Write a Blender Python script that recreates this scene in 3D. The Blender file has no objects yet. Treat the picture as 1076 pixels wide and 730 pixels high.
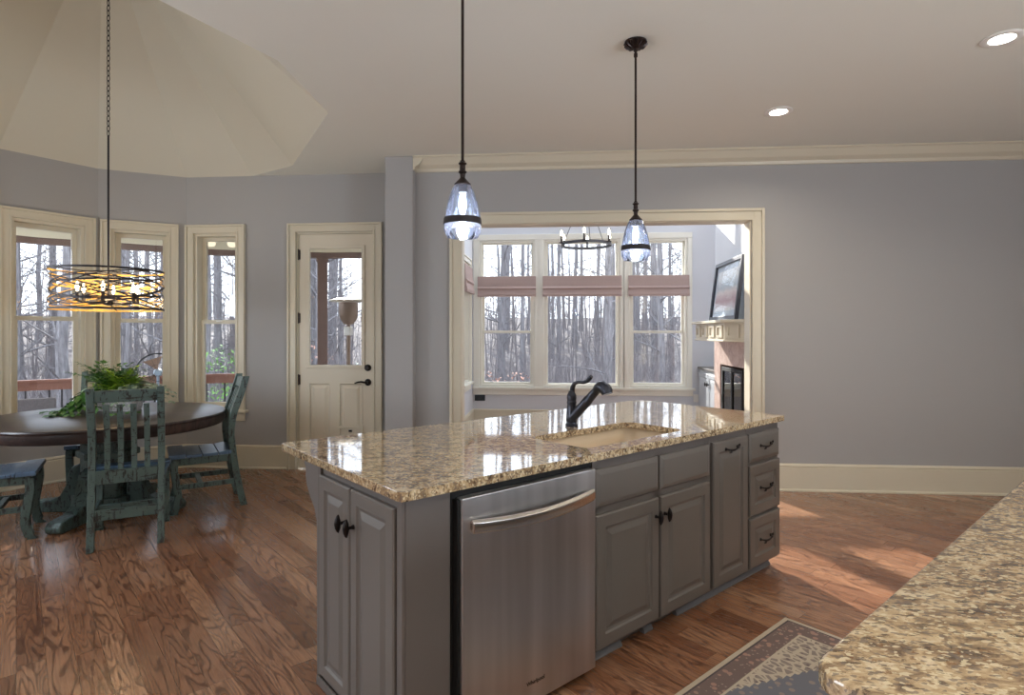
import bpy, bmesh, math, random
from math import sin, cos, pi, radians, sqrt, atan2, tan
from mathutils import Vector, Matrix

scene = bpy.context.scene
COL = scene.collection
random.seed(7)

# ------------------------------------------------------------------ camera, sky, sun, lamps, exposure
FPX = 610.0
YAW = radians(4.5)
cam_data = bpy.data.cameras.new('camera')
cam_data.sensor_width = 36.0
cam_data.lens = FPX / 1076 * 36.0
cam_data.shift_y = -15.0 / 1076
cam_data.clip_start = 0.05
cam_data.clip_end = 300
cam = bpy.data.objects.new('camera', cam_data)
COL.objects.link(cam)
cam.location = (0, 0, 1.41)
cam.rotation_euler = (pi / 2, 0, YAW)
scene.camera = cam

scene.view_settings.view_transform = 'Standard'
scene.view_settings.look = 'None'
scene.view_settings.gamma = 1.0
scene.view_settings.use_curve_mapping = False
scene.view_settings.exposure = 0.75

SKY_STRENGTH = 2.3
SUN_STRENGTH = 6.5
SUN_AZ = radians(21.8)      # west of north
SUN_EL = radians(23.6)
FILL_WESTK = 55.0             # added fill lamps at the windowless kitchen side walls
FILL_EAST = 150.0
FILL_WEST = 24.0
DAY_BAY = 9.0
FILL_LIVING = 30.0
CAN_W = 5.0

world = bpy.data.worlds.new('winter_sky')
scene.world = world
world.use_nodes = True
wn = world.node_tree
wn.nodes.clear()
w_out = wn.nodes.new('ShaderNodeOutputWorld')
w_bg = wn.nodes.new('ShaderNodeBackground')
w_tc = wn.nodes.new('ShaderNodeTexCoord')
w_sep = wn.nodes.new('ShaderNodeSeparateXYZ')
w_rmp = wn.nodes.new('ShaderNodeValToRGB')
w_rmp.color_ramp.elements[0].position = 0.0
w_rmp.color_ramp.elements[0].color = (0.93, 0.96, 1.0, 1)
w_rmp.color_ramp.elements[1].position = 0.5
w_rmp.color_ramp.elements[1].color = (0.72, 0.84, 1.0, 1)
wn.links.new(w_tc.outputs['Generated'], w_sep.inputs[0])
wn.links.new(w_sep.outputs[2], w_rmp.inputs[0])
wn.links.new(w_rmp.outputs[0], w_bg.inputs[0])
w_bg.inputs[1].default_value = SKY_STRENGTH
wn.links.new(w_bg.outputs[0], w_out.inputs[0])

sun_data = bpy.data.lights.new('sun', 'SUN')
sun_data.energy = SUN_STRENGTH
sun_data.angle = radians(0.6)
sun_data.color = (1.0, 0.94, 0.84)
sun = bpy.data.objects.new('sun', sun_data)
COL.objects.link(sun)
sdir = Vector((-sin(SUN_AZ) * cos(SUN_EL), cos(SUN_AZ) * cos(SUN_EL), sin(SUN_EL)))
sun.rotation_euler = sdir.to_track_quat('Z', 'Y').to_euler()
sun.location = sdir * 40

def area(name, loc, direction, w, h, energy, color=(0.86, 0.93, 1.0)):
    d = bpy.data.lights.new(name, 'AREA')
    d.shape = 'RECTANGLE'
    d.size, d.size_y, d.energy, d.color = w, h, energy, color
    o = bpy.data.objects.new(name, d)
    COL.objects.link(o)
    o.location = loc
    o.rotation_euler = Vector(direction).to_track_quat('-Z', 'Z').to_euler()
    return o

area('fill_kitchen_west', (-3.85, -0.6, 1.7), (1, 0.25, 0.55), 2.2, 1.5, FILL_WESTK, (0.90, 0.94, 1.0))  # fill lamp added here; the west kitchen wall has no window
area('fill_kitchen_east', (4.5, -0.6, 1.7), (-1, 0.2, 1.0), 2.4, 1.5, FILL_EAST, (0.82, 0.91, 1.0))  # added fill that lifts the ceiling; no window in the east wall
area('fill_bay_southwest', (-4.70, 2.62, 1.55), (0.866, 0.5, -0.10), 0.50, 1.7, FILL_WEST, (0.80, 0.89, 1.0))  # fill lamp added inside the bay to brighten the left side
area('fill_living_upper', (0.4, 8.6, 4.1), (0, -0.8, -1), 3.0, 1.2, FILL_LIVING, (0.82, 0.9, 1.0))  # added fill inside the high window to brighten the living room

# ------------------------------------------------------------------ helpers: colour and materials
def s(r, g, b):
    def f(c):
        c /= 255.0
        return c / 12.92 if c <= 0.04045 else ((c + 0.055) / 1.055) ** 2.4
    return (f(r), f(g), f(b), 1.0)

class NT:
    """small wrapper for building node trees"""
    def __init__(self, name):
        self.m = bpy.data.materials.new(name)
        self.m.use_nodes = True
        self.t = self.m.node_tree
        self.t.nodes.clear()
        self.out = self.n('ShaderNodeOutputMaterial')
    def n(self, kind, **kw):
        nd = self.t.nodes.new(kind)
        for k, v in kw.items():
            setattr(nd, k, v)
        return nd
    def link(self, a, b):
        self.t.links.new(a, b)
    def val(self, sock, v):
        if isinstance(v, bpy.types.NodeSocket):
            self.link(v, sock)
        else:
            sock.default_value = v
    def math(self, op, a, b=0.0, c=0.0, clamp=False):
        nd = self.n('ShaderNodeMath', operation=op, use_clamp=clamp)
        self.val(nd.inputs[0], a); self.val(nd.inputs[1], b); self.val(nd.inputs[2], c)
        return nd.outputs[0]
    def mix(self, fac, a, b, blend='MIX'):
        nd = self.n('ShaderNodeMix', data_type='RGBA', blend_type=blend)
        self.val(nd.inputs[0], fac); self.val(nd.inputs[6], a); self.val(nd.inputs[7], b)
        return nd.outputs[2]
    def obj(self):
        return self.n('ShaderNodeTexCoord').outputs['Object']
    def map(self, vec, loc=(0, 0, 0), rot=(0, 0, 0), scale=(1, 1, 1)):
        nd = self.n('ShaderNodeMapping')
        self.link(vec, nd.inputs[0])
        nd.inputs[1].default_value = loc; nd.inputs[2].default_value = rot; nd.inputs[3].default_value = scale
        return nd.outputs[0]
    def noise(self, vec, scale, detail=4, rough=0.55, dist=0.0):
        nd = self.n('ShaderNodeTexNoise')
        self.link(vec, nd.inputs['Vector'])
        nd.inputs['Scale'].default_value = scale; nd.inputs['Detail'].default_value = detail
        nd.inputs['Roughness'].default_value = rough; nd.inputs['Distortion'].default_value = dist
        return nd.outputs[0]
    def voronoi(self, vec, scale, feature='F1', out='Distance'):
        nd = self.n('ShaderNodeTexVoronoi', feature=feature)
        self.link(vec, nd.inputs['Vector'])
        nd.inputs['Scale'].default_value = scale
        return nd.outputs[out]
    def ramp(self, fac, stops, interp='LINEAR'):
        nd = self.n('ShaderNodeValToRGB')
        cr = nd.color_ramp
        cr.interpolation = interp
        while len(cr.elements) < len(stops):
            cr.elements.new(0.5)
        for e, (p, c) in zip(cr.elements, stops):
            e.position = p
            e.color = c if len(c) == 4 else (*c, 1)
        self.val(nd.inputs[0], fac)
        return nd.outputs[0]
    def bump(self, height, strength=0.2, dist=0.01):
        nd = self.n('ShaderNodeBump')
        nd.inputs['Strength'].default_value = strength
        nd.inputs['Distance'].default_value = dist
        self.link(height, nd.inputs['Height'])
        return nd.outputs[0]
    def bsdf(self, color, rough=0.5, metal=0.0, normal=None, **extra):
        nd = self.n('ShaderNodeBsdfPrincipled')
        self.val(nd.inputs['Base Color'], color)
        self.val(nd.inputs['Roughness'], rough)
        self.val(nd.inputs['Metallic'], metal)
        if normal is not None:
            self.link(normal, nd.inputs['Normal'])
        for k, v in extra.items():
            self.val(nd.inputs[k.replace('_', ' ')], v)
        self.link(nd.outputs[0], self.out.inputs[0])
        return nd

def paint(name, col, rough=0.5, var=0.03, scale=3.0, metal=0.0, bump=0.0, bscale=200):
    m = NT(name)
    o = m.obj()
    nz = m.noise(o, scale, 3)
    dark = tuple(c * (1 - var) for c in col[:3]) + (1,)
    light = tuple(min(1, c * (1 + var)) for c in col[:3]) + (1,)
    c = m.mix(nz, dark, light)
    nrm = m.bump(m.noise(o, bscale, 2), bump, 0.002) if bump else None
    m.bsdf(c, rough, metal, nrm)
    return m.m

def emit(name, col, strength):
    m = NT(name)
    nz = m.noise(m.obj(), 5.0, 1)
    nd = m.n('ShaderNodeEmission')
    m.val(nd.inputs[0], m.mix(nz, col, tuple(min(1, c * 1.02) for c in col[:3]) + (1,)))
    nd.inputs[1].default_value = strength
    m.link(nd.outputs[0], m.out.inputs[0])
    return m.m

def glass(name, tint=(1, 1, 1, 1), boost=1.0, base=0.0, rough=0.0, gloss=(1, 1, 1, 1)):
    m = NT(name)
    fr = m.n('ShaderNodeFresnel'); fr.inputs[0].default_value = 1.45
    fac = m.math('MULTIPLY_ADD', fr.outputs[0], boost, base, clamp=True)
    nz = m.noise(m.obj(), 2.0, 1)
    tr = m.n('ShaderNodeBsdfTransparent')
    m.val(tr.inputs[0], m.mix(nz, tint, tuple(c * 0.995 for c in tint[:3]) + (1,)))
    gl = m.n('ShaderNodeBsdfGlossy'); gl.inputs[1].default_value = rough; gl.inputs[0].default_value = gloss
    mx = m.n('ShaderNodeMixShader')
    m.link(fac, mx.inputs[0]); m.link(tr.outputs[0], mx.inputs[1]); m.link(gl.outputs[0], mx.inputs[2])
    m.link(mx.outputs[0], m.out.inputs[0])
    return m.m

M = {}
M['wall'] = paint('grey_wall_paint', s(172, 170, 169), 0.75, 0.015, 2.0, bump=0.05, bscale=300)
M['living_wall'] = paint('pale_wall_paint', s(214, 216, 222), 0.75, 0.015)
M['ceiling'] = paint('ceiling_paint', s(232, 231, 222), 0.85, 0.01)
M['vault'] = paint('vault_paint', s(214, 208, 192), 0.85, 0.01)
M['trim'] = paint('cream_trim_paint', s(217, 208, 187), 0.38, 0.02)
M['trim_living'] = paint('cream_trim_living_lit', s(236, 233, 222), 0.38, 0.02)  # same cream trim, coloured paler for the bright bluish living room light
M['door'] = paint('cream_door_paint', s(222, 212, 192), 0.4, 0.02)
M['white'] = paint('white_vinyl', s(238, 236, 230), 0.35, 0.01)
M['cabinet'] = paint('grey_cabinet_paint', s(112, 107, 103), 0.42, 0.04, 6)
M['cabinet_side'] = paint('grey_cabinet_side_paint', s(110, 104, 101), 0.45, 0.04, 6)
M['black'] = paint('black_bronze', s(34, 30, 30), 0.35, 0.1, 20, metal=0.6)
M['dark_gap'] = paint('black_recess', s(12, 12, 13), 0.7, 0.1)
M['bronze'] = paint('oil_rubbed_bronze', s(56, 46, 44), 0.35, 0.15, 30, metal=0.7)
M['slate'] = paint('slate_bronze_faucet', s(62, 64, 72), 0.28, 0.12, 40, metal=0.75)
M['sink'] = paint('bisque_sink', s(226, 205, 176), 0.25, 0.02)
M['can_trim'] = paint('can_trim_white', s(240, 238, 234), 0.5, 0.01)
M['can_lens'] = emit('can_lens_glow', (1.0, 0.93, 0.80, 1), 9.0)
M['bulb'] = emit('bulb_glow', (1.0, 0.82, 0.55, 1), 9.0)
M['cool_bulb'] = emit('cool_bulb_glow', (0.80, 0.90, 1.0, 1), 4.5)
M['candle_bulb'] = emit('candle_bulb_glow', (1.0, 0.86, 0.62, 1), 12.0)
M['reflection_glow'] = emit('lamp_reflection_glow', (1.0, 0.83, 0.58, 1), 0.8)  # glow of the globes that imitate reflections in the window
M['glass'] = glass('window_glass', (0.96, 0.98, 1.0, 1), 0.9)
def pendant_glass():
    m = NT('seeded_pendant_glass')
    o = m.obj()
    seeds = m.voronoi(o, 60)
    fr = m.n('ShaderNodeFresnel'); fr.inputs[0].default_value = 1.5
    fac = m.math('MULTIPLY_ADD', fr.outputs[0], 1.5, 0.05, clamp=True)
    tr = m.n('ShaderNodeBsdfTransparent'); tr.inputs[0].default_value = (0.76, 0.83, 0.97, 1)
    tl = m.n('ShaderNodeBsdfTranslucent'); tl.inputs[0].default_value = (0.62, 0.72, 0.95, 1)
    m0 = m.n('ShaderNodeMixShader')
    m.link(m.math('MULTIPLY_ADD', seeds, 0.03, 0.012), m0.inputs[0]); m.link(tr.outputs[0], m0.inputs[1]); m.link(tl.outputs[0], m0.inputs[2])
    gl = m.n('ShaderNodeBsdfGlossy'); gl.inputs[1].default_value = 0.04; gl.inputs[0].default_value = (0.88, 0.92, 1, 1)
    m.link(m.bump(seeds, 0.15, 0.004), gl.inputs['Normal'])
    mx = m.n('ShaderNodeMixShader')
    m.link(fac, mx.inputs[0]); m.link(m0.outputs[0], mx.inputs[1]); m.link(gl.outputs[0], mx.inputs[2])
    m.link(mx.outputs[0], m.out.inputs[0])
    return m.m
M['pendant_glass'] = pendant_glass()
M['pict_glass'] = glass('picture_glazing', (0.98, 0.98, 0.98, 1), 0.10)
M['built_in'] = paint('blue_grey_built_in_paint', s(176, 180, 186), 0.5, 0.02)
M['fire_glass'] = glass('smoked_fire_glass', (0.12, 0.12, 0.13, 1), 1.0, 0.05)
M['gold'] = paint('gold_leaf_lining', s(232, 186, 96), 0.45, 0.1, 15, metal=0.3)
M['iron'] = paint('dark_iron', s(52, 48, 50), 0.5, 0.1, 15, metal=0.5)
M['grey_iron'] = paint('weathered_grey_iron', s(92, 94, 100), 0.5, 0.1, 15, metal=0.4)
M['porch_ceiling'] = paint('porch_ceiling_paint', s(236, 228, 196), 0.7, 0.02)
M['porch_wood'] = paint('stained_porch_timber', s(118, 96, 88), 0.7, 0.15, 8)
M['deck_wood'] = paint('weathered_deck_boards', s(120, 104, 92), 0.8, 0.2, 6)
M['rail_wood'] = paint('red_brown_rail', s(146, 100, 84), 0.6, 0.12, 8)
M['roman'] = paint('dusty_pink_linen', s(178, 156, 150), 0.9, 0.06, 60, bump=0.2, bscale=400)
M['steel_dark'] = paint('dark_steel', s(70, 70, 72), 0.4, 0.08, 10, metal=0.8)
M['heater_steel'] = paint('bronze_heater_steel', s(128, 108, 92), 0.4, 0.08, 10, metal=0.3)
M['dome_steel'] = paint('pale_aluminium', s(206, 200, 190), 0.35, 0.05, 10, metal=0.5)
M['fan_brown'] = paint('brown_fan_blade', s(150, 122, 104), 0.6, 0.06, 10)
M['pale_blue'] = paint('pale_blue_metal', s(176, 196, 216), 0.4, 0.06, 10)
M['wicker'] = paint('grey_wicker', s(112, 106, 108), 0.8, 0.35, 70, bump=0.5, bscale=90)
M['wood_toe'] = paint('grey_shoe_moulding', s(128, 130, 136), 0.5, 0.06, 10)
M['soil'] = paint('dark_potting_soil', s(58, 46, 36), 0.95, 0.3, 40)
M['black_plate'] = paint('black_plate_plastic', s(38, 44, 50), 0.5, 0.05)
M['cream_rug'] = None

def ground_material():
    m = NT('leaf_litter')
    o = m.obj()
    c = m.ramp(m.noise(o, 1.6, 8, 0.75), [(0.3, s(70, 64, 62)), (0.5, s(102, 94, 90)), (0.68, s(136, 130, 128))])
    c = m.mix(m.math('MULTIPLY', m.noise(o, 14, 4), 0.3), c, s(120, 96, 88))
    m.bsdf(c, 0.95)
    return m.m
M['ground'] = ground_material()

def bark_material():
    m = NT('grey_bark')
    o = m.obj()
    c = m.ramp(m.noise(m.map(o, scale=(9, 9, 1.2)), 2.5, 6, 0.7), [(0.3, s(84, 79, 80)), (0.55, s(126, 121, 122)), (0.75, s(160, 156, 158))])
    m.bsdf(c, 0.95)
    return m.m
M['bark'] = bark_material()
M['brush'] = paint('grey_brown_twigs', s(124, 116, 116), 0.95, 0.25, 3)
M['rust_leaf'] = paint('russet_beech_leaves', s(196, 150, 130), 0.85, 0.25, 4)
M['far_green'] = paint('outdoor_shrub_green', s(110, 150, 70), 0.7, 0.3, 6)

def leaf_mat(name, a, b):
    m = NT(name)
    c = m.mix(m.noise(m.obj(), 18, 3), a, b)
    bs = m.bsdf(c, 0.45)
    bs.inputs['Subsurface Weight'].default_value = 0.0
    return m.m
M['fern'] = leaf_mat('dark_fern_green', s(34, 74, 30), s(92, 140, 62))
M['lime'] = leaf_mat('bright_lime_green', s(96, 140, 30), s(170, 200, 70))
M['ivy'] = leaf_mat('variegated_ivy_green', s(48, 84, 50), s(176, 192, 170))

def floor_material():
    m = NT('oak_strip_floor')
    o = m.map(m.obj(), rot=(0, 0, -radians(135)))     # local x runs along the boards
    sep = m.n('ShaderNodeSeparateXYZ'); m.link(o, sep.inputs[0])
    W, L = 0.098, 1.15
    row = m.math('FLOOR', m.math('DIVIDE', sep.outputs[1], W))
    rn = m.n('ShaderNodeTexWhiteNoise', noise_dimensions='1D'); m.link(row, rn.inputs['W'])
    sx = m.math('ADD', m.math('DIVIDE', sep.outputs[0], L), m.math('MULTIPLY', rn.outputs[0], 7.3))
    idx = m.math('FLOOR', sx)
    cmb = m.n('ShaderNodeCombineXYZ'); m.link(row, cmb.inputs[0]); m.link(idx, cmb.inputs[1])
    wn2 = m.n('ShaderNodeTexWhiteNoise', noise_dimensions='2D'); m.link(cmb.outputs[0], wn2.inputs['Vector'])
    rnd = wn2.outputs[0]
    # cathedral grain: contour lines of noise stretched along the board, offset per board
    gv = m.n('ShaderNodeCombineXYZ')
    m.link(m.math('MULTIPLY', sep.outputs[0], 0.55), gv.inputs[0])
    m.link(m.math('MULTIPLY', sep.outputs[1], 4.2), gv.inputs[1])
    m.link(m.math('MULTIPLY', rnd, 60.0), gv.inputs[2])
    g = m.noise(gv.outputs[0], 2.0, 2, 0.45, 0.35)
    ring = m.math('SINE', m.math('MULTIPLY', g, 105.0))
    ring = m.math('MULTIPLY_ADD', ring, 0.5, 0.5)
    ring = m.math('POWER', ring, 3.6)
    fv = m.n('ShaderNodeCombineXYZ')
    m.link(m.math('MULTIPLY', sep.outputs[0], 5.0), fv.inputs[0])
    m.link(m.math('MULTIPLY', sep.outputs[1], 130.0), fv.inputs[1])
    m.link(m.math('MULTIPLY', rnd, 31.0), fv.inputs[2])
    fine = m.noise(fv.outputs[0], 1.0, 3, 0.6)
    base = m.ramp(rnd, [(0.0, s(132, 90, 66)), (0.3, s(166, 119, 90)), (0.6, s(184, 138, 107)), (0.85, s(150, 104, 78)), (1.0, s(196, 153, 122))])
    dark = s(82, 48, 30)
    c = m.mix(m.math('MULTIPLY', ring, 0.80), base, dark)
    c = m.mix(m.math('MULTIPLY', m.math('SUBTRACT', fine, 0.42, clamp=True), 1.7), c, dark)
    # seams
    fy = m.math('FRACT', m.math('DIVIDE', sep.outputs[1], W))
    ey = m.math('MINIMUM', fy, m.math('SUBTRACT', 1.0, fy))
    fx = m.math('FRACT', sx)
    ex = m.math('MULTIPLY', m.math('MINIMUM', fx, m.math('SUBTRACT', 1.0, fx)), L / W)
    seam = m.math('LESS_THAN', m.math('MINIMUM', ey, ex), 0.011)
    c = m.mix(m.math('MULTIPLY', seam, 0.75), c, s(44, 24, 16))
    h = m.math('SUBTRACT', m.math('MULTIPLY', ring, -0.25), seam)
    rough = m.math('MULTIPLY_ADD', ring, 0.06, 0.24)
    m.bsdf(c, rough, 0.0, m.bump(h, 0.10, 0.002), Coat_Weight=0.25, Coat_Roughness=0.12)
    return m.m
M['floor'] = floor_material()

def granite_material(name, warm=0.0):
    m = NT(name)
    o = m.map(m.map(m.obj(), rot=(0, 0, pi / 4)), scale=(0.80, 1.25, 1.0))
    big = m.noise(o, 22, 6, 0.68, 0.8)
    c = m.ramp(big, [(0.32, s(88, 70, 56)), (0.43, s(150, 126, 98)), (0.53, s(196, 170, 132)), (0.66, s(222, 204, 172))])
    cell = m.voronoi(o, 150, out='Color')
    sp = m.n('ShaderNodeSeparateXYZ'); m.link(cell, sp.inputs[0])
    c = m.mix(m.math('MULTIPLY', m.math('GREATER_THAN', sp.outputs[0], 0.80), 0.7), c, s(120, 108, 98))
    c = m.mix(m.math('MULTIPLY', m.math('GREATER_THAN', sp.outputs[1], 0.84), 0.8), c, s(228, 212, 176))
    n2 = m.noise(m.map(o, loc=(5, 3, 1), scale=(0.8, 1.3, 1)), 46, 5, 0.7, 0.4)
    c = m.mix(m.math('MULTIPLY', m.math('GREATER_THAN', n2, 0.585), 0.78), c, s(74, 58, 48))
    n3 = m.noise(m.map(o, loc=(-4, 8, 2)), 50, 4, 0.65)
    c = m.mix(m.math('MULTIPLY', m.math('GREATER_THAN', n3, 0.63), 0.7), c, s(132, 92, 56))
    m.bsdf(c, 0.06, 0.0, None, Coat_Weight=0.5, Coat_Roughness=0.03, Coat_IOR=1.6, IOR=1.6)
    return m.m
M['granite'] = granite_material('speckled_beige_granite')

def steel_material():
    m = NT('brushed_stainless_steel')
    o = m.obj()
    br = m.noise(m.map(o, scale=(60, 60, 1.5)), 6, 4, 0.7)
    c = m.ramp(m.noise(m.map(o, scale=(5, 5, 0.2)), 2, 2), [(0.3, s(190, 191, 194)), (0.7, s(222, 222, 225))])
    m.bsdf(c, m.math('MULTIPLY_ADD', br, 0.12, 0.40), 1.0, m.bump(br, 0.03, 0.001), Anisotropic=0.6)
    return m.m
M['steel'] = steel_material()
M['steel_light'] = paint('satin_handle_steel', s(206, 202, 196), 0.25, 0.03, 30, metal=1.0)

def distressed(name, col, worn, thr=0.60, rough=0.45):
    m = NT(name)
    o = m.obj()
    a = m.noise(m.map(o, scale=(26, 26, 5)), 1.6, 6, 0.72)
    b = m.noise(m.map(o, loc=(3, 1, 4), scale=(5, 26, 26)), 1.4, 6, 0.72)
    w = m.math('MAXIMUM', m.math('GREATER_THAN', a, thr), m.math('GREATER_THAN', b, thr + 0.03))
    base = m.mix(m.noise(o, 14, 5), tuple(c * 0.75 for c in col[:3]) + (1,), tuple(c * 1.25 for c in col[:3]) + (1,))
    c = m.mix(m.math('MULTIPLY', w, 0.88), base, worn)
    m.bsdf(c, rough, 0.0, m.bump(m.math('SUBTRACT', 1.0, w), 0.3, 0.002))
    return m.m
M['teal'] = distressed('distressed_teal_paint', s(88, 108, 104), s(36, 27, 24), 0.565)
M['seat_glare'] = distressed('worn_seat_glare_paint', s(94, 120, 148), s(40, 40, 48), 0.61, 0.35)  # worn seat paint, tinted blue to stand for the glare on it

def table_material():
    m = NT('dark_walnut_planks')
    o = m.obj()
    g = m.noise(m.map(o, scale=(1.2, 14, 3)), 2.2, 5, 0.65, 0.5)
    c = m.ramp(g, [(0.3, s(30, 25, 25)), (0.5, s(56, 44, 42)), (0.72, s(84, 66, 58))])
    sep = m.n('ShaderNodeSeparateXYZ'); m.link(o, sep.inputs[0])
    f = m.math('FRACT', m.math('DIVIDE', sep.outputs[1], 0.14))
    e = m.math('LESS_THAN', f, 0.025)
    c = m.mix(m.math('MULTIPLY', e, 0.7), c, s(22, 16, 14))
    m.bsdf(c, 0.30, 0.0, m.bump(m.math('SUBTRACT', g, e), 0.15, 0.004))
    return m.m
M['table'] = table_material()

def stone_material():
    m = NT('pinkish_travertine')
    o = m.obj()
    c = m.ramp(m.noise(o, 9, 7, 0.7, 1.2), [(0.3, s(172, 140, 128)), (0.5, s(202, 176, 164)), (0.7, s(222, 204, 194))])
    m.bsdf(c, 0.35)
    return m.m
M['stone'] = stone_material()

def brick_material():
    m = NT('firebox_brick')
    nd = m.n('ShaderNodeTexBrick')
    m.link(m.map(m.obj(), rot=(pi / 2, 0, pi / 2), scale=(4, 4, 4)), nd.inputs[0])
    nd.inputs['Color1'].default_value = s(140, 104, 88); nd.inputs['Color2'].default_value = s(120, 88, 76)
    nd.inputs['Mortar'].default_value = s(70, 60, 56)
    m.bsdf(nd.outputs[0], 0.9)
    return m.m
M['brick'] = brick_material()

def painting_material():
    m = NT('landscape_watercolour')
    o = m.obj()
    sep = m.n('ShaderNodeSeparateXYZ'); m.link(o, sep.inputs[0])
    z = m.math('ADD', m.math('MULTIPLY', sep.outputs[2], 1.75), m.math('MULTIPLY', m.noise(o, 5, 5, 0.7), 0.30))
    c = m.ramp(z, [(0.12, s(190, 192, 204)), (0.35, s(226, 228, 234)), (0.52, s(196, 168, 176)), (0.68, s(222, 214, 214)), (0.80, s(184, 198, 210)), (1.0, s(232, 236, 240))])
    c = m.mix(m.math('MULTIPLY', m.math('GREATER_THAN', m.noise(o, 38, 5, 0.7), 0.6), 0.4), c, s(110, 106, 120))
    m.bsdf(c, 0.7)
    return m.m
M['painting'] = painting_material()
M['mat_board'] = paint('pale_blue_mat_board', s(196, 208, 222), 0.85, 0.02)
M['frame_dark'] = paint('dark_grey_frame', s(62, 66, 78), 0.35, 0.1, 12)

def planter_material():
    m = NT('white_hobnail_ceramic')
    o = m.obj()
    v = m.voronoi(m.map(o, scale=(70, 70, 70)), 1.0)
    c = m.ramp(v, [(0.1, s(232, 228, 224)), (0.6, s(186, 182, 184))])
    m.bsdf(c, 0.35, 0.0, m.bump(v, 0.4, 0.004))
    return m.m
M['planter'] = planter_material()

RUG_HX, RUG_HY = 0.95, 0.40
def rug_material():
    m = NT('vintage_medallion_rug')
    o = m.obj()
    sep = m.n('ShaderNodeSeparateXYZ'); m.link(o, sep.inputs[0])
    ax = m.math('ABSOLUTE', sep.outputs[0]); ay = m.math('ABSOLUTE', sep.outputs[1])
    e = m.math('MINIMUM', m.math('SUBTRACT', RUG_HX, ax), m.math('SUBTRACT', RUG_HY, ay))
    cream, brown, blue, rose = s(206, 192, 170), s(122, 102, 98), s(116, 119, 130), s(178, 140, 126)
    wob = m.map(o, scale=(1, 1, 0))
    v1 = m.voronoi(m.map(o, scale=(1.25, 0.8, 0)), 27, 'DISTANCE_TO_EDGE')
    lat = m.math('LESS_THAN', v1, 0.12)
    d1 = m.math('LESS_THAN', m.voronoi(wob, 34), 0.26)
    field = m.mix(lat, m.mix(d1, s(150, 136, 128), s(112, 96, 98)), cream)
    field_b = m.mix(m.math('MULTIPLY', m.math('LESS_THAN', m.voronoi(wob, 24), 0.30), 0.7), blue, s(170, 150, 138))
    q = m.math('MULTIPLY', m.math('FLOOR', m.math('MULTIPLY', ax, 26.0)), 1 / 26.0)
    steps = m.math('ADD', m.math('DIVIDE', q, 0.92), m.math('DIVIDE', ay, 0.36))
    inner = m.mix(m.math('LESS_THAN', steps, 0.94), field, field_b)
    bord = m.mix(m.math('LESS_THAN', m.voronoi(wob, 28), 0.32), brown, rose)
    bord = m.mix(m.math('LESS_THAN', m.voronoi(m.map(wob, loc=(2, 1, 0)), 46), 0.2), bord, s(170, 150, 138))
    c = m.mix(m.math('LESS_THAN', e, 0.128), inner, cream)
    c = m.mix(m.math('LESS_THAN', e, 0.118), c, bord)
    c = m.mix(m.math('LESS_THAN', e, 0.030), c, s(78, 70, 74))
    c = m.mix(m.math('LESS_THAN', e, 0.022), c, cream)
    nz = m.noise(o, 90, 3, 0.7)
    c = m.mix(m.math('MULTIPLY', nz, 0.35), c, s(120, 112, 108))
    m.bsdf(c, 0.95, 0.0, m.bump(m.noise(o, 500, 2), 0.3, 0.002))
    return m.m
M['rug'] = rug_material()

# ------------------------------------------------------------------ helpers: meshes and objects
def link_obj(name, data, parent=None, loc=(0, 0, 0), rotz=0.0):
    o = bpy.data.objects.new(name, data)
    COL.objects.link(o)
    o.location = loc
    o.rotation_euler = (0, 0, rotz)
    if parent is not None:
        o.parent = parent
    return o

def obj(name, bm, mat, parent=None, loc=(0, 0, 0), rotz=0.0, bevel=0.0, smooth=False, seg=2, angle=35):
    bmesh.ops.recalc_face_normals(bm, faces=bm.faces)
    me = bpy.data.meshes.new(name)
    bm.to_mesh(me)
    bm.free()
    for mt in (mat if isinstance(mat, (list, tuple)) else [mat]):
        me.materials.append(mt)
    if smooth:
        for p in me.polygons:
            p.use_smooth = True
        try:
            me.set_sharp_from_angle(angle=radians(angle))
        except Exception:
            pass
    o = link_obj(name, me, parent, loc, rotz)
    if bevel > 0:
        b = o.modifiers.new('bevel', 'BEVEL')
        b.width = bevel; b.segments = seg; b.limit_method = 'ANGLE'; b.angle_limit = radians(40)
        b.harden_normals = False
    return o

def tag(o, label, cat, group=None, kind=None):
    o['label'] = label
    o['category'] = cat
    if group: o['group'] = group
    if kind: o['kind'] = kind
    return o

def thing(name, label, cat, loc=(0, 0, 0), rotz=0.0, group=None, kind=None):
    return tag(link_obj(name, None, None, loc, rotz), label, cat, group, kind)

def struct(o, label, cat='room'):
    return tag(o, label, cat, kind='structure')

def copy_tree(o, parent=None):
    c = o.copy()
    COL.objects.link(c)
    if parent is not None:
        c.parent = parent
    for ch in list(o.children):
        copy_tree(ch, c)
    return c

def NB():
    return bmesh.new()

def box(bm, x0, x1, y0, y1, z0, z1, mi=0):
    vs = [bm.verts.new(p) for p in ((x0, y0, z0), (x1, y0, z0), (x1, y1, z0), (x0, y1, z0), (x0, y0, z1), (x1, y0, z1), (x1, y1, z1), (x0, y1, z1))]
    fs = [bm.faces.new([vs[i] for i in q]) for q in ((0, 3, 2, 1), (4, 5, 6, 7), (0, 1, 5, 4), (1, 2, 6, 5), (2, 3, 7, 6), (3, 0, 4, 7))]
    for f in fs: f.material_index = mi
    return vs

def prism(bm, poly, z0, z1):
    """vertical prism from a simple (possibly concave) polygon"""
    a = [bm.verts.new((p[0], p[1], z0)) for p in poly]
    b = [bm.verts.new((p[0], p[1], z1)) for p in poly]
    n = len(poly)
    bm.faces.new(a[::-1]); bm.faces.new(b)
    for i in range(n):
        bm.faces.new((a[i], a[(i + 1) % n], b[(i + 1) % n], b[i]))

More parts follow.
